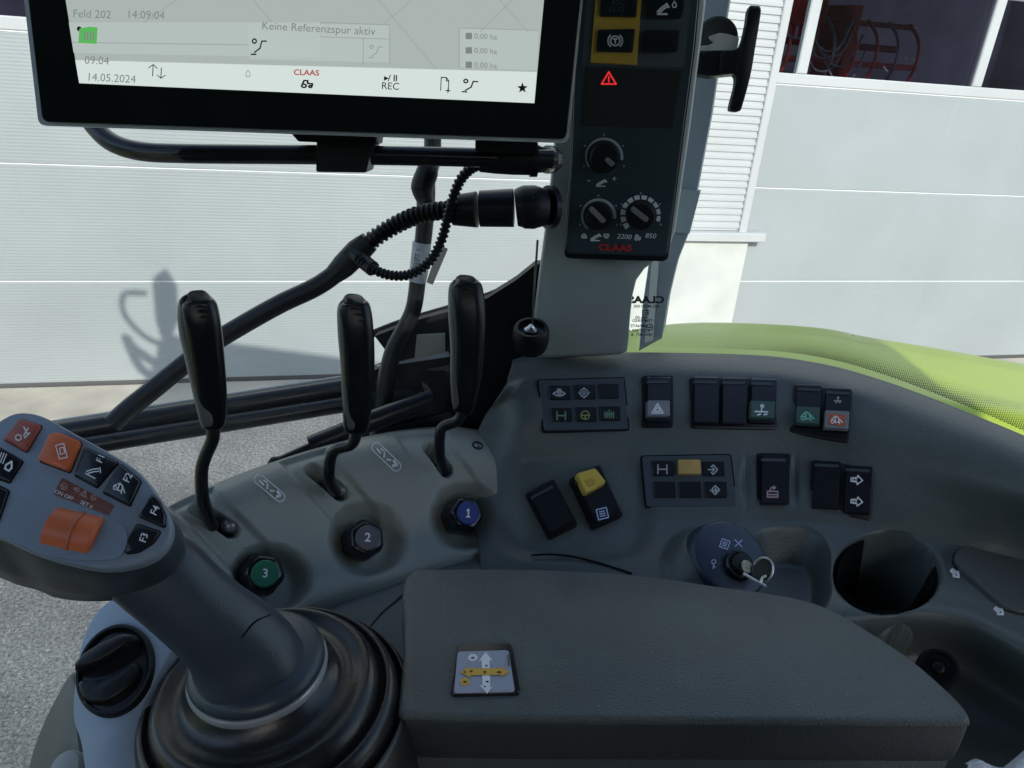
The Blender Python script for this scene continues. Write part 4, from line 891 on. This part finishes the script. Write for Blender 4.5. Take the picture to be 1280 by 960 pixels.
# rotary knobs with printed scales
def pknob(cx, cy, rr, kr, a0, a1, w0, w1, pa, seg, label, below):
    k = lab(lathe('rotary_knob', [(kr*1.04, -.0004), (kr*1.04, .0015), (kr*.98, .0035), (kr*.94, .010), (kr*.86, .0122), (kr*.5, .0124)], onp(cx, cy, up(0)), nC, M_black, cp, 56, 40, flute=(14, .012)), label)
    vs = []; fs = []
    n = 44
    for i in range(n):
        if seg and (i % (n//seg)) == 0: continue
        A = math.radians(a0+(a1-a0)*i/n); Bq = math.radians(a0+(a1-a0)*(i+1)/n); w = w0+(w1-w0)*i/n; kk = len(vs)
        for a_, r_ in ((A, rr-w/2), (A, rr+w/2), (Bq, rr+w/2), (Bq, rr-w/2)): vs.append(onp(cx+r_*math.cos(a_), cy-r_*math.sin(a_), up(.0006)))
        fs.append((kk, kk+1, kk+2, kk+3))
    new_mesh('scale_ring', vs, fs, M_white if seg else M_grey, k, recalc=False)
    for a_ in (90, 30, 150, -25, 205): flat('scale_mark', ell(cx+(rr+5)*math.cos(math.radians(a_)), cy-(rr+5)*math.sin(math.radians(a_)), 1.2, 1.2, n=6), up(.0006), M_grey, k)
    c, s = math.cos(math.radians(pa)), -math.sin(math.radians(pa)); L = kr_px = kr*FPX/.64
    x0, y0, x1, y1 = cx+c*L*.85, cy+s*L*.85, cx-c*L*(.62 if below else -.15), cy-s*L*(.62 if below else -.15)
    px_, py2 = -s*3.4, c*3.4
    slab('pointer', rpoly([(x0+px_, y0+py2), (x0-px_, y0-py2), (x1-px_, y1-py2), (x1+px_, y1+py2)], 3), up(.0124), [(-.001, 1), (.0012, .97), (.0018, .88)], mat('pointer_grey', (.21, .22, .22), .45), k)
    return k
pknob(755, 196, 22.5, .0125, 215, -10, 2.2, 3.4, -42, 0, 'upper rotary knob pointing to the lower right', False)
pknob(748, 270, 20.5, .0118, 230, -10, 2.2, 4.0, 135, 0, 'lower left rotary knob with a thin scale ring', True)
pknob(801, 269, 22.5, .0118, 230, -20, 6.5, 4.5, 142, 9, 'lower right rotary knob with a broad segmented scale ring', True)
text('panel_text', '-', 736, 225, 8, up(.0003), M_white, cp); text('panel_text', '+', 768, 224, 8, up(.0003), M_white, cp); icon('panel_symbol', 'implement', 752, 228, 7, up(.0003), M_white, cp, 0, .25, ry=5)
icon('panel_symbol', 'house', 730, 295, 4.5, up(.0003), M_white, cp, 0, .6, ry=3); icon('panel_symbol', 'implement', 745, 296, 7, up(.0003), M_white, cp, 0, .3, ry=5); icon('panel_symbol', 'house', 758, 295, 4.5, up(.0003), M_white, cp, 180, .6, ry=3)
text('panel_text', '2200', 780, 296, 6, up(.0003), M_white, cp, 4, wide=1.1, bold=.01, shear=.2); icon('panel_symbol', 'tractor', 797, 297, 4, up(.0003), M_white, cp, 0, .5); text('panel_text', '850', 813, 295, 6, up(.0003), M_white, cp, 4, wide=1.1, bold=.01, shear=.2)
text('maker_name', 'CLAAS', 769, 310, 8, up(.0003), M_red, cp, 2, wide=1.25, bold=.03)

# stalked round knob in front of the pillar
ck_ = thing('stalk_knob', 'small round black knurled knob on a thin metal rod by the pillar foot', 'knob', P(665, 440, .70))
tube('rod', [P(672, 300, .685), P(668, 360, .69), P(665, 410, .695)], .0010, M_frame, ck_, 8)
lathe('knob_body', [(.010, -.024), (.0145, -.021), (.0165, -.010), (.0160, -.001), (.0145, .002), (.0120, .002), (.0115, -.002), (.004, -.003)], P(664, 411, .690), V((-.05, -.3, 1)), M_rub, ck_, 48, 40, flute=(24, .015))
lathe('rod_ferrule', [(.0062, -.004), (.0062, .0), (.004, .0015), (.002, .004)], P(664, 411, .690), V((-.05, -.3, 1)), M_chr, ck_, 24)

# ================================================================== TOUCH SCREEN
nM = V((.03, -1, .10)).normalized(); pM = (P(385, 100, .505), nM)
mo = thing('touch_screen', 'wide black framed touch screen terminal hanging at the top left', 'monitor', P(380, 170, .52))
slab('housing', rpoly([(0, -260), (765, -260), (728, 0), (709, 177), (52, 155), (34, 0)], 9, 6), pM, [(-.034, .95), (-.028, .985), (-.008, .998), (-.006, 1)], M_black, mo, 40)
slab('silver_edge', rpoly([(0, -262), (765, -262), (728, 0), (710, 179), (51, 157), (33, 0)], 10, 6), (pM[0]-nM*.005, nM), [(-.002, .998), (0, 1.001), (.003, .9985)], M_sil, mo, 40)
slab('bezel_glass', rpoly([(0, -260), (765, -260), (728, 0), (709, 175), (52, 153), (34, 0)], 9, 6), pM, [(-.004, .996), (0, .996), (.0006, .993)], mat('bezel_glass', (.006, .007, .010), .09), mo, 30)
sg = [(50, -230), (705, -240), (680, 0), (668, 129), (99, 104), (82, 0)]
M_scr = mat('screen_lit', (.05, .06, .06), .22, emit=((.86, .98, .94), .26)); M_scrb = mat('screen_bar_lit', (.05, .06, .06), .22, emit=((.88, .99, .95), .42)); M_scrl = mat('screen_card_lit', (.05, .06, .06), .22, emit=((.86, .98, .94), .295))
M_ink = mat('screen_ink', (.02, .02, .025), .3); M_inkg = mat('screen_ink_grey', (.05, .055, .055), .3, emit=((.86, .98, .95), .13)); M_inkl = mat('screen_line', (.05, .055, .055), .3, emit=((.86, .98, .95), .19))
def um(h): return (pM[0]+nM*h, nM)
scn = new_mesh('screen', [onp(x, y, um(.0008)) for x, y in sg], [tuple(range(len(sg)))], M_scr, mo)
flat('status_bar', [(94, 75), (671, 90), (668, 129), (99, 104)], um(.0010), M_scrb, scn)
for q in ([(86, 28), (92, 66), (400, 72), (400, 28)], [(575, 35), (673, 38), (671, 88), (575, 84)], [(310, 28), (488, 32), (487, 78), (312, 74)]): flat('card', q, um(.0010), M_scrl, scn)
def sline(x0, y0, x1, y1, w, m=M_inkl, h=.0012):
    v, f = ribbon([(x0, y0), (x1, y1)], w); new_mesh('screen_line', [onp(x, y, um(h)) for x, y in v], f, m, scn, recalc=False)
for q in ((440, -40, 545, 86), (560, -40, 480, 30), (660, -20, 600, 40), (625, 0, 660, 40), (574, 35, 673, 38), (574, 35, 574, 85), (400, 28, 488, 31), (400, 46, 488, 49), (454, 48, 454, 80), (487, 31, 487, 80), (235, -10, 180, 28), (300, -20, 340, 28), (90, 53, 310, 56)): sline(*q, .9)
S = lambda s, x, y, h, m=M_inkg, a=2, w=1, b=0: text('screen_text', s, x, y, h, um(.0013), m, scn, a, 0, w, bold=b)
S('Feld 202', 115, 18, 10); S('14:09:04', 182, 19, 10); S('09:04', 121, 76, 10); S('14.05.2024', 139, 98, 10, a=3)
S('Keine Referenzspur aktiv', 398, 36, 10, a=3); S('REC', 488, 108, 9, M_ink, 3); S('/ II', 491, 98, 8, M_ink, 3, b=.02)
poly2d('play_mark', [[(-1, 1), (1, 0), (-1, -1)]], 483, 98, 3, um(.0013), M_ink, scn)
for y in (46, 64, 82): S('0,00 ha', 607, y, 7, a=3); poly2d('screen_mark', [[(-1, -1), (1, -1), (1, 1), (-1, 1)]], 586, y-1, 4, um(.0013), M_inkg, scn)
S('CLAAS', 383, 91, 7, mat('screen_red', (.1, .01, .01), .3, emit=((1, .12, .12), .22)), 2, 1.1, .02)
icon('screen_icon', 'tractor', 384, 105, 8, um(.0013), M_ink, scn, 2, .3, ry=6); icon('screen_icon', 'updown', 196, 89, 11, um(.0013), M_ink, scn, 3, .1, ry=9)
icon('screen_icon', 'route', 324, 58, 10, um(.0013), M_ink, scn, 0, .16, ry=11); icon('screen_icon', 'page', 556, 105, 8, um(.0013), M_ink, scn, 3, .14, ry=9); icon('screen_icon', 'route', 588, 107, 10, um(.0013), M_ink, scn, 3, .18, ry=9)
icon('screen_icon', 'route', 470, 64, 9, um(.0013), M_inkl, scn, 0, .14); icon('screen_icon', 'house', 310, 92, 5, um(.0013), M_inkl, scn, 0, .2)
poly2d('star', [[(math.sin(a)*r, math.cos(a)*r) for a, r in [(math.pi*k/5, 1 if k % 2 == 0 else .42) for k in range(10)]]], 653, 110, 7, um(.0013), M_ink, scn)
poly2d('green_field', [[(-1, -.8), (-.9, .7), (.2, .9), (1, .8), (.9, -.9)]], 110, 44, 12, um(.0012), mat('screen_green', (.03, .2, .03), .3, emit=((.2, .85, .2), .28)), scn)
icon('screen_icon', 'bars', 112, 45, 9, um(.0014), M_inkg, scn, 0, .2, ry=6); flat('screen_ring', ell(99, 36, 3, 3, n=12), um(.0015), M_ink, scn)

# mounting tube + clamp
mm_ = thing('monitor_bracket', 'black bent tube bracket carrying the touch screen', 'bracket', P(430, 190, .56))
tube('mount_tube', [P(*q) for q in ((100, 130, .60), (118, 158, .60), (140, 178, .595), (175, 189, .59), (230, 192, .588), (330, 193, .588), (450, 194, .59), (560, 196, .595), (640, 198, .60), (690, 199, .605))], .0072, M_frame, mm_, 20, 10)
slab('clamp_block', rpoly([(396, 168), (469, 170), (458, 216), (395, 215)], 3), (P(430, 192, .572), nM), [(-.03, 1), (0, 1), (.001, .98)], M_frame, mm_)
slab('clamp_arm', rpoly([(358, 160), (472, 164), (470, 181), (373, 177)], 2), (P(430, 172, .566), nM), [(-.03, 1), (0, 1), (.001, .98)], M_black, mm_)
slab('rear_socket_housing', rpoly([(594, 172), (672, 174), (672, 192), (594, 190)], 2), (P(630, 182, .566), nM), [(-.03, 1), (0, 1), (.001, .98)], M_black, mm_)
# ================================================================== CABLES
c1 = thing('thin_hose_cable', 'thin corrugated black hose looping from the metal ended plug under the screen', 'cable', P(600, 260, .64))
tube('corrugated_hose', [P(*q) for q in ((606, 206, .612), (590, 210, .618), (574, 228, .628), (562, 262, .64), (552, 300, .65), (536, 328, .655), (512, 343, .66), (488, 344, .665), (466, 336, .67), (448, 322, .675))], .0038, M_rub, c1, 12, 10, corr=(.0042, .0007))
tube('plug', [P(600, 196, .603), P(630, 197, .604), P(668, 199, .606)], [.0115, .0125, .0128, .0122], M_black, c1, 28, 6)
tube('plug_collar', [P(662, 199, .6055), P(671, 199, .606)], .0135, M_rub, c1, 28, 2)
for x0, x1, r in ((670, 675, .0105), (675, 684, .0075), (684, 688, .0110), (688, 694, .0085)): tube('metal_end', [P(x0, 199+(x0-670)*.03, .607+(x0-670)*.0009), P(x1, 199+(x1-670)*.03, .607+(x1-670)*.0009)], r, M_chr, c1, 28, 2)
c2 = thing('wiring_harness', 'thick black cable running down left from the large plug on the pillar', 'cable', P(300, 410, .70))
tube('corrugated_hose', [P(*q) for q in ((574, 262, .66), (555, 263, .665), (525, 268, .675), (495, 281, .685), (468, 298, .69), (446, 316, .695))], .0072, M_rub, c2, 16, 10, corr=(.0052, .0010))
tube('cable_sheath', [P(*q) for q in ((448, 314, .695), (425, 337, .70), (396, 358, .70), (350, 380, .70), (300, 408, .70), (258, 434, .695), (222, 462, .69), (190, 488, .685), (162, 510, .68), (140, 530, .675))], .0086, M_black, c2, 18, 10)
tube('splice_boot', [P(*q) for q in ((462, 302, .690), (448, 314, .692), (430, 332, .697), (418, 343, .698))], [.0095, .0115, .0110, .0090], M_rub, c2, 18, 6)
tube('branch_stub', [P(*q) for q in ((444, 318, .685), (456, 328, .678), (466, 336, .672))], .0068, M_rub, c2, 16, 6)
slab('clip_tab', [(428, 316), (452, 293), (456, 299), (434, 322)], (P(440, 308, .682), V((0, -1, .2)).normalized()), [(-.006, 1), (0, 1)], M_black, c2)
tube('plug_tail', [P(566, 263, .655), P(596, 262, .652)], [.0125, .0150], M_rub, c2, 32, 3)
tube('plug_body', [P(600, 261, .652), P(642, 260, .650)], [.0150, .0158], M_black, c2, 32, 3)
tube('plug_nut', [P(645, 260, .650), P(655, 259, .650), P(668, 259, .650), P(682, 259, .652)], [.0150, .0178, .0180, .0150], M_rub, c2, 32, 6)
tube('plug_flange', [P(684, 259, .653), P(690, 259, .655)], .0180, M_black, c2, 32, 2)
c3 = thing('vertical_cable', 'black cable hanging behind the levers with a white taped label and cream tag', 'cable', P(520, 330, .74))
tube('cable_sheath', [P(*q) for q in ((541, 165, .70), (540, 200, .70), (533, 225, .705), (532, 262, .71), (529, 300, .72), (523, 345, .73), (517, 385, .74), (505, 412, .745), (491, 440, .75), (482, 480, .755), (478, 520, .76), (470, 560, .76))], [.0078, .0078, .0088, .0080, .0078, .0078, .0080, .0084, .0090, .0085], M_black, c3, 18, 10)
tube('spiral_wrap', [P(*q) for q in ((540, 190, .694), (534, 215, .694), (528, 235, .70), (534, 258, .70))], [.006, .010, .0105, .006], M_rub, c3, 16, 8)
tube('taped_label', [P(*q) for q in ((527.5, 303, .7205), (524, 335, .728), (521, 352, .7315))], .0088, M_label, c3, 20, 6)
slab('paper_tag', [(549, 306), (560, 311), (541, 356), (533, 353)], (P(546, 330, .715), V((.2, -1, .2)).normalized()), [(-.0008, 1), (0, 1)], M_tag, c3)
for i, (x, y) in enumerate(((517, 318), (515, 332))): text('tape_text', '0021' if i else '77 1', x+5, y, 6, (P(524, 330, .716), V((0, -1, .1)).normalized()), M_ink, c3, -80)

# ================================================================== CAB FRAME
cf = thing('cab_frame', 'black steel cab frame: twin sill rail and dark corner plate behind the levers', 'cab frame', P(560, 460, .82))
def rail(name, a, b, r, m): return tube(name, [P(*a), P(*b)], r, m, cf, 20, 2)
upv = (0, -.3, 1)
tube('sill_rail', [P(60, 543, .700), P(570, 463, .815)], .0098, M_frame, cf, 24, 2)
tube('sill_rail', [P(60, 565, .690), P(570, 483, .805)], .0082, M_frame, cf, 24, 2)
tube('rail_highlight', [P(60, 529, .703), P(570, 450, .818)], .0022, mat('highlight_grey', (.42, .44, .43), .35), cf, 12, 2)  # pale tube: sunlit top edge of the rail put in as colour
slab('rail_foot', [(110, 548), (150, 545), (140, 562), (120, 558)], (P(130, 552, .70), V((0, -1, .3)).normalized()), [(-.02, 1), (0, 1)], M_frame, cf)
pB = (P(600, 460, .775), V((0, -1, .15)).normalized())
slab('corner_plate', [tuple(q)[:2] for q in [(468, 420), (520, 400), (565, 388), (610, 372), (645, 350), (670, 330), (690, 330), (690, 560), (640, 560), (600, 560), (520, 545), (480, 556), (455, 566), (440, 556), (452, 470), (492, 452)]], pB, [(-.03, 1), (-.001, 1), (0, .995)], mat('cab_black', (.004, .005, .007), .5, spec=.25), cf)
slab('bright_gap_plate', [(521, 419), (556, 417), (556, 446), (518, 450)], (P(540, 433, .76), pB[1]), [(-.004, 1), (0, 1)], mat('cream_plate', (.42, .42, .36), .5), cf)
slab('bright_lip', [(470, 458), (560, 440), (562, 446), (500, 455)], (P(540, 450, .757), pB[1]), [(-.003, 1), (0, 1)], M_sil, cf)
tube('window_seal', [P(*q) for q in ((440, 428, .80), (500, 404, .79), (560, 386, .785), (620, 366, .78), (672, 336, .77))], .004, M_rub, cf, 10, 8)
slab('cable_clip', [(527, 477), (534, 482), (541, 492), (535, 493), (529, 486)], (P(534, 485, .755), pB[1]), [(-.002, 1), (0, 1)], M_lgrey, cf)
gs = thing('gas_strut', 'black gas strut with thin rod behind the middle lever', 'strut', P(440, 550, .73))
tube('strut_body', [P(388, 558, .705), P(420, 545, .71), P(470, 524, .715), P(540, 498, .73)], .0095, M_frame, gs, 20, 3)
tube('strut_rod', [P(350, 576, .70), P(392, 557, .705)], .0042, M_frame, gs, 14, 2)
tube('strut_end', [P(337, 582, .70), P(343, 579, .70), P(352, 576, .70)], [.0035, .0062, .0045], M_rub, gs, 14, 3)
slab('lower_cover', [(440, 556), (500, 530), (560, 515), (590, 540), (560, 570), (500, 590), (430, 600)], (P(500, 555, .79), V((0, -1, .3)).normalized()), [(-.02, 1), (0, 1)], M_black, cf)
fl = slab('bright_foil', [(478, 549), (500, 538), (508, 545), (492, 553), (480, 557)], (P(492, 548, .745), V((0, -.8, .6)).normalized()), [(-.003, 1), (0, 1), (.002, .7)], mat('foil', (.42, .44, .42), .3, bump=(180, 1, .004)), cf)
tag(slab('green_strap', [(366, 578), (392, 566), (396, 572), (372, 584)], (P(380, 575, .74), V((0, -.8, .6)).normalized()), [(-.003, 1), (0, 1)], mat('strap_lime', (.45, .50, .10), .5)), 'short lime green strip glimpsed between strut and lever housing', 'strip')

# outer pillar ------------------------------------------------------------
op = thing('outer_pillar', 'pale blue grey outer cab post right of the control panel', 'post', P(815, 420, .90))
pO = (P(840, 300, .86), V((-.25, -1, .05)).normalized())
slab('post_profile', [(908, -300), (958, -300), (912, 0), (902, 60), (890, 140), (873, 230), (861, 292), (846, 330), (834, 380), (827, 424), (798, 440), (803, 380), (812, 320), (830, 240), (850, 120), (866, 0)], pO, [(-.045, .98), (-.004, 1), (0, .97)], M_pil, op, 30)
slab('post_flange', [(815, 325), (824, 322), (816, 425), (806, 428)], (pO[0]+pO[1]*.004, pO[1]), [(-.006, 1), (.002, 1)], mat('flange_white', (.55, .60, .60), .4), op)
slab('post_joint', [(846, 236), (876, 238), (862, 292), (833, 290)], (pO[0]+pO[1]*.002, pO[1]), [(-.006, 1), (.002, .98)], mat('joint_blue', (.30, .38, .43), .35), op)
# window latch ------------------------------------------------------------
wl2 = thing('window_latch', 'black T shaped window handle with round pivot and metal bracket', 'latch', P(895, 70, .74))
nL = V((-.1, -1, .15)).normalized(); pLt = (P(900, 60, .73), nL)
lathe('pivot_disc', [(.0185, -.018), (.0195, -.010), (.0195, -.004), (.017, -.002), (.015, -.003), (.006, -.003)], P(897, 47, .735), nL, mat('matte_black', (.006, .007, .009), .75, spec=.2), wl2, 48)
slab('metal_bracket', rpoly([(886, 45), (900, 41), (912, 43), (924, 47), (921, 63), (880, 64), (868, 63), (868, 58), (884, 57), (894, 53)], 2), pLt, [(-.008, 1), (0, 1), (.001, .97)], mat('bright_bracket', (.62, .62, .60), .3, metal=.3), wl2)
slab('latch_body', rpoly([(866, 66), (921, 64), (921, 92), (888, 96), (866, 92)], 4), (pLt[0]+nL*.001, nL), [(-.022, 1), (0, 1), (.002, .95)], M_black, wl2)
slab('body_slot', rpoly([(878, 71), (900, 70), (900, 87), (878, 88)], 2), (pLt[0]+nL*.003, nL), [(-.002, 1), (.0006, .96)], M_blackg, wl2)
slab('t_handle', [tuple(q)[:2] for q in curve([V((*q, 0)) for q in ((936, 9), (943, 7), (951, 10), (949, 30), (944, 60), (938, 95), (928, 132), (924, 139), (914, 139), (912, 134), (919, 105), (916, 93), (900, 92), (900, 67), (919, 62), (927, 52), (933, 28))], 4, True)], (pLt[0]+nL*.004, nL), [(-.014, .985), (-.010, 1), (0, 1), (.0025, .965), (.003, .9)], M_black, wl2, 50)

# cab glass ---------------------------------------------------------------
gp = []
for x, y in ((-150, 570), (60, 520), (300, 492), (560, 452), (660, 440), (740, 436), (800, 435), (880, 436), (960, 439), (1010, 444), (1060, 454), (1110, 469), (1160, 487), (1240, 519), (1290, 541), (1400, 588), (1520, 640)):
    p = onz(x, y, -.30); gp.append(V((p.x, p.y+.012, 0)))
gp = curve(gp, 5)
gl = thing('cab_side_window', 'clear cab side glass with black dotted edge and mirrored printed marks', 'window', V((gp[40].x, gp[40].y, -.34)))
vs = []; 
for p in gp: vs += [V((p.x, p.y, -.36)), V((p.x, p.y+.03, .42))]
new_mesh('glass_pane', vs, [(2*i, 2*i+2, 2*i+3, 2*i+1) for i in range(len(gp)-1)], M_glass, gl, smooth=True, recalc=False)
# dotted ceramic edge, printed on the inner face
vs = []; fs = []
def dot(p, t, r):
    k = len(vs); u = V((0, .035, 1)).normalized()
    for i in range(6):
        a = math.pi*i/3; vs.append(p+t*(r*math.cos(a))+u*(r*math.sin(a)))
    fs.append(tuple(range(k, k+6)))
L = [0]
for i in range(1, len(gp)): L.append(L[-1]+(gp[i]-gp[i-1]).length)
pit = .0019; s = 0; i = 0; col_ = 0
while s < L[-1]:
    while i < len(L)-2 and L[i+1] < s: i += 1
    p = gp[i].lerp(gp[i+1], (s-L[i])/max(1e-9, L[i+1]-L[i])); t = (gp[i+1]-gp[i]).normalized(); col_ += 1
    x, y = proj(V((p.x, p.y, -.29)))
    if 800 < x < 1400:
        for r in range(11):
            z = -.3035+(r+.5*(col_ % 2))*pit; rr = (.00088-.00007*r)*min(1, max(.3, (x-800)/220))
            dot(V((p.x, p.y-.002+(z+.36)*.03/.78, z)), t, rr)
    s += pit
fr_ = new_mesh('dotted_edge', vs, fs, M_ink, gl, recalc=False)
# mirrored print on the glass: read from outside
k = min(range(len(gp)), key=lambda i: abs(proj(V((gp[i].x, gp[i].y, -.25)))[0]-812))
tg = (gp[k+1]-gp[k]).normalized(); gn = tg.cross(V((0, 0, 1))); gn = gn if gn.y < 0 else -gn
pG = (V((gp[k].x, gp[k].y+.003, -.25))+gn*.006, gn.normalized())
text('glass_print', 'CLAAS', 808, 375, 8.5, pG, M_ink, gl, 0, 0, 1.25, True, .05)
for s, x, y, h in (('AS2 M370 000', 808, 383, 3.5), ('E1', 806, 391, 7), ('43R-00', 802, 397, 3.5), ('TEMPERED', 803, 401, 3.5), ('LAMINATE III', 798, 407.5, 3.5), ('DOT 459 AS', 797, 413.5, 3.5), ('SEKURIT  8', 802, 418.5, 3.5)): text('glass_print', s, x, y, h, pG, M_ink, gl, 0, 0, 1.1, True, .02)
icon('glass_print', 'wheel', 812, 409, 5, pG, M_ink, gl, 0, .2)

# crinkled film at the lower right ---------------------------------------
fm = []
for j in range(9):
    r = []
    for i in range(15): 
        p = onz(1205+i*16, 955-i*2.4+j*12, -.40-j*.004); r.append(p+V((random.uniform(-.002, .002), random.uniform(-.002, .002), random.uniform(-.005, .006)+.004*math.sin(i*1.3+j))))
    fm.append(r)
o = gridmesh('plastic_film', fm, M_film, None, 3, 3, thick=.0006)
tag(o, 'crumpled whitish plastic film at the lower right corner', 'plastic film')
for p in o.data.polygons: p.use_smooth = False

# ================================================================== UNSEEN PARTS OF THE TRACTOR THAT SHADE THE CAB
rf = thing('cab_roof', 'white cab roof above the operator', 'cab roof', (0, -.2, .48))
def plain(name, a, b, m, parent):
    x0, y0, z0 = a; x1, y1, z1 = b
    vs = [(x, y, z) for z in (z0, z1) for y in (y0, y1) for x in (x0, x1)]
    o = new_mesh(name, vs, [(0, 1, 3, 2), (4, 5, 7, 6), (0, 1, 5, 4), (2, 3, 7, 6), (0, 2, 6, 4), (1, 3, 7, 5)], m, parent); md = o.modifiers.new('bevel', 'BEVEL'); md.width = .03; md.segments = 3; return o
M_roof = mat('roof_lining', (.07, .075, .08), .8); M_body = mat('body_green', (.25, .33, .03), .4)
plain('roof_shell', (-1.0, -1.75, .66), (1.18, .50, .84), M_roof, rf)
tb = thing('tractor_body', 'tractor hood and chassis left of the cab', 'tractor body', (-1.5, -.2, GZ))
plain('hood', (-3.4, -.55, -1.6), (-.95, .20, -.62), M_body, tb)
plain('cab_floor', (-.95, -1.0, -1.5), (.9, .38, -.95), M_frame, tb)
st_ = thing('driver_seat', 'dark fabric driver seat', 'seat', (0, -.05, -1.0))
M_seat = mat('seat_fabric', (.03, .032, .036), .9)
plain('cushion', (-.36, -.32, -.66), (.22, .20, -.54), M_seat, st_); plain('backrest', (.27, -.32, -.60), (.42, .20, .12), M_seat, st_)
plain('left_console', (-.95, -.98, -1.5), (.85, -.86, -.28), M_seat, tb)
vs = []; fs = []; rg = random.Random(4); nx_ = 90  # tree row added out of view to darken reflections and block low sky
for i in range(nx_+1):
    x = -90+180*i/nx_; h = 8.0+.6*math.sin(i*.37)+rg.uniform(-.5, .8); o = rg.uniform(-1, 1)
    vs += [(x, -16+o, GZ-.1), (x, -15.4+o, GZ+h*.55), (x, -16.5+o, GZ+h), (x, -19, GZ+h*.8), (x, -19.5, GZ-.1)]
    if i: fs += [((i-1)*5+k, i*5+k, i*5+k+1, (i-1)*5+k+1) for k in range(4)]
hg = new_mesh('blocker', vs, fs, mat('blocker_foliage', (.035, .055, .02), .8, bump=(3, 1, .3), var=(1.5, .4)), None); tag(hg, 'dark hedge added behind the tractor, unseen, to darken reflections', 'blocker')
# ================================================================== LIGHT
sd = V((-.32, 1, -.66)).normalized()
w = bpy.data.worlds.new('World'); sc.world = w; w.use_nodes = True
nt = w.node_tree; bg = nt.nodes['Background']; sk_ = nt.nodes.new('ShaderNodeTexSky'); sk_.sky_type = 'NISHITA'; sk_.sun_disc = False
el = math.asin(-sd.z); az = math.atan2(-sd.x, -sd.y)      # heading of the sun from +Y, clockwise
sk_.sun_elevation = el; sk_.sun_rotation = az; sk_.air_density = 1.2; sk_.dust_density = 1.0
nt.links.new(sk_.outputs[0], bg.inputs[0]); bg.inputs[1].default_value = .15
sl = bpy.data.lights.new('sun', 'SUN'); sl.energy = 2.05; sl.angle = math.radians(.5); sl.color = (1, .95, .87)
so = bpy.data.objects.new('sun', sl); COL.objects.link(so); so.rotation_euler = sd.to_track_quat('-Z', 'Y').to_euler()
# a mirror on its arm by the cab roof, throwing its shadow on the hall door
hit = wpt(205, 395); q = hit - sd*((hit.y-.95)/sd.y)
mr = thing('side_mirror', 'black wing mirror on a bent arm', 'mirror', q)
def mp(a, b): return q+V((a, .02*a, b))
slab2 = [(-.05, .24), (.03, .31), (.09, .20), (.08, -.05), (.02, -.18), (-.03, -.20), (-.06, -.05)]
vs = [mp(a, b) for a, b in slab2]+[mp(a, b)+V((0, .06, 0)) for a, b in slab2]; n_ = len(slab2)
new_mesh('mirror_head', vs, [tuple(range(n_)), tuple(range(n_, 2*n_))]+[(i, (i+1) % n_, n_+(i+1) % n_, n_+i) for i in range(n_)], M_black, mr)
tube('mirror_arm', [mp(-.10, .15), mp(-.24, .12), mp(-.26, -.02), mp(-.16, -.16), mp(-.04, -.22)], .018, M_black, mr)
tube('mirror_arm', [mp(-.03, -.2), mp(-.05, -.32), mp(.0, -.42), mp(.25, -.50)], .03, M_black, mr)
tube('mirror_arm', [mp(-.05, -.4), mp(-.22, -.28), mp(-.27, -.2), mp(-.2, -.42), mp(-.06, -.5)], .03, M_black, mr)
# ------------------------------------------------------------------ render settings
sc.render.engine = 'CYCLES'
sc.view_settings.view_transform = 'Standard'; sc.view_settings.look = 'None'; sc.view_settings.exposure = .82; sc.view_settings.gamma = 1
sc.cycles.max_bounces = 8; sc.cycles.transparent_max_bounces = 16
sc.render.resolution_x = 1024; sc.render.resolution_y = 768
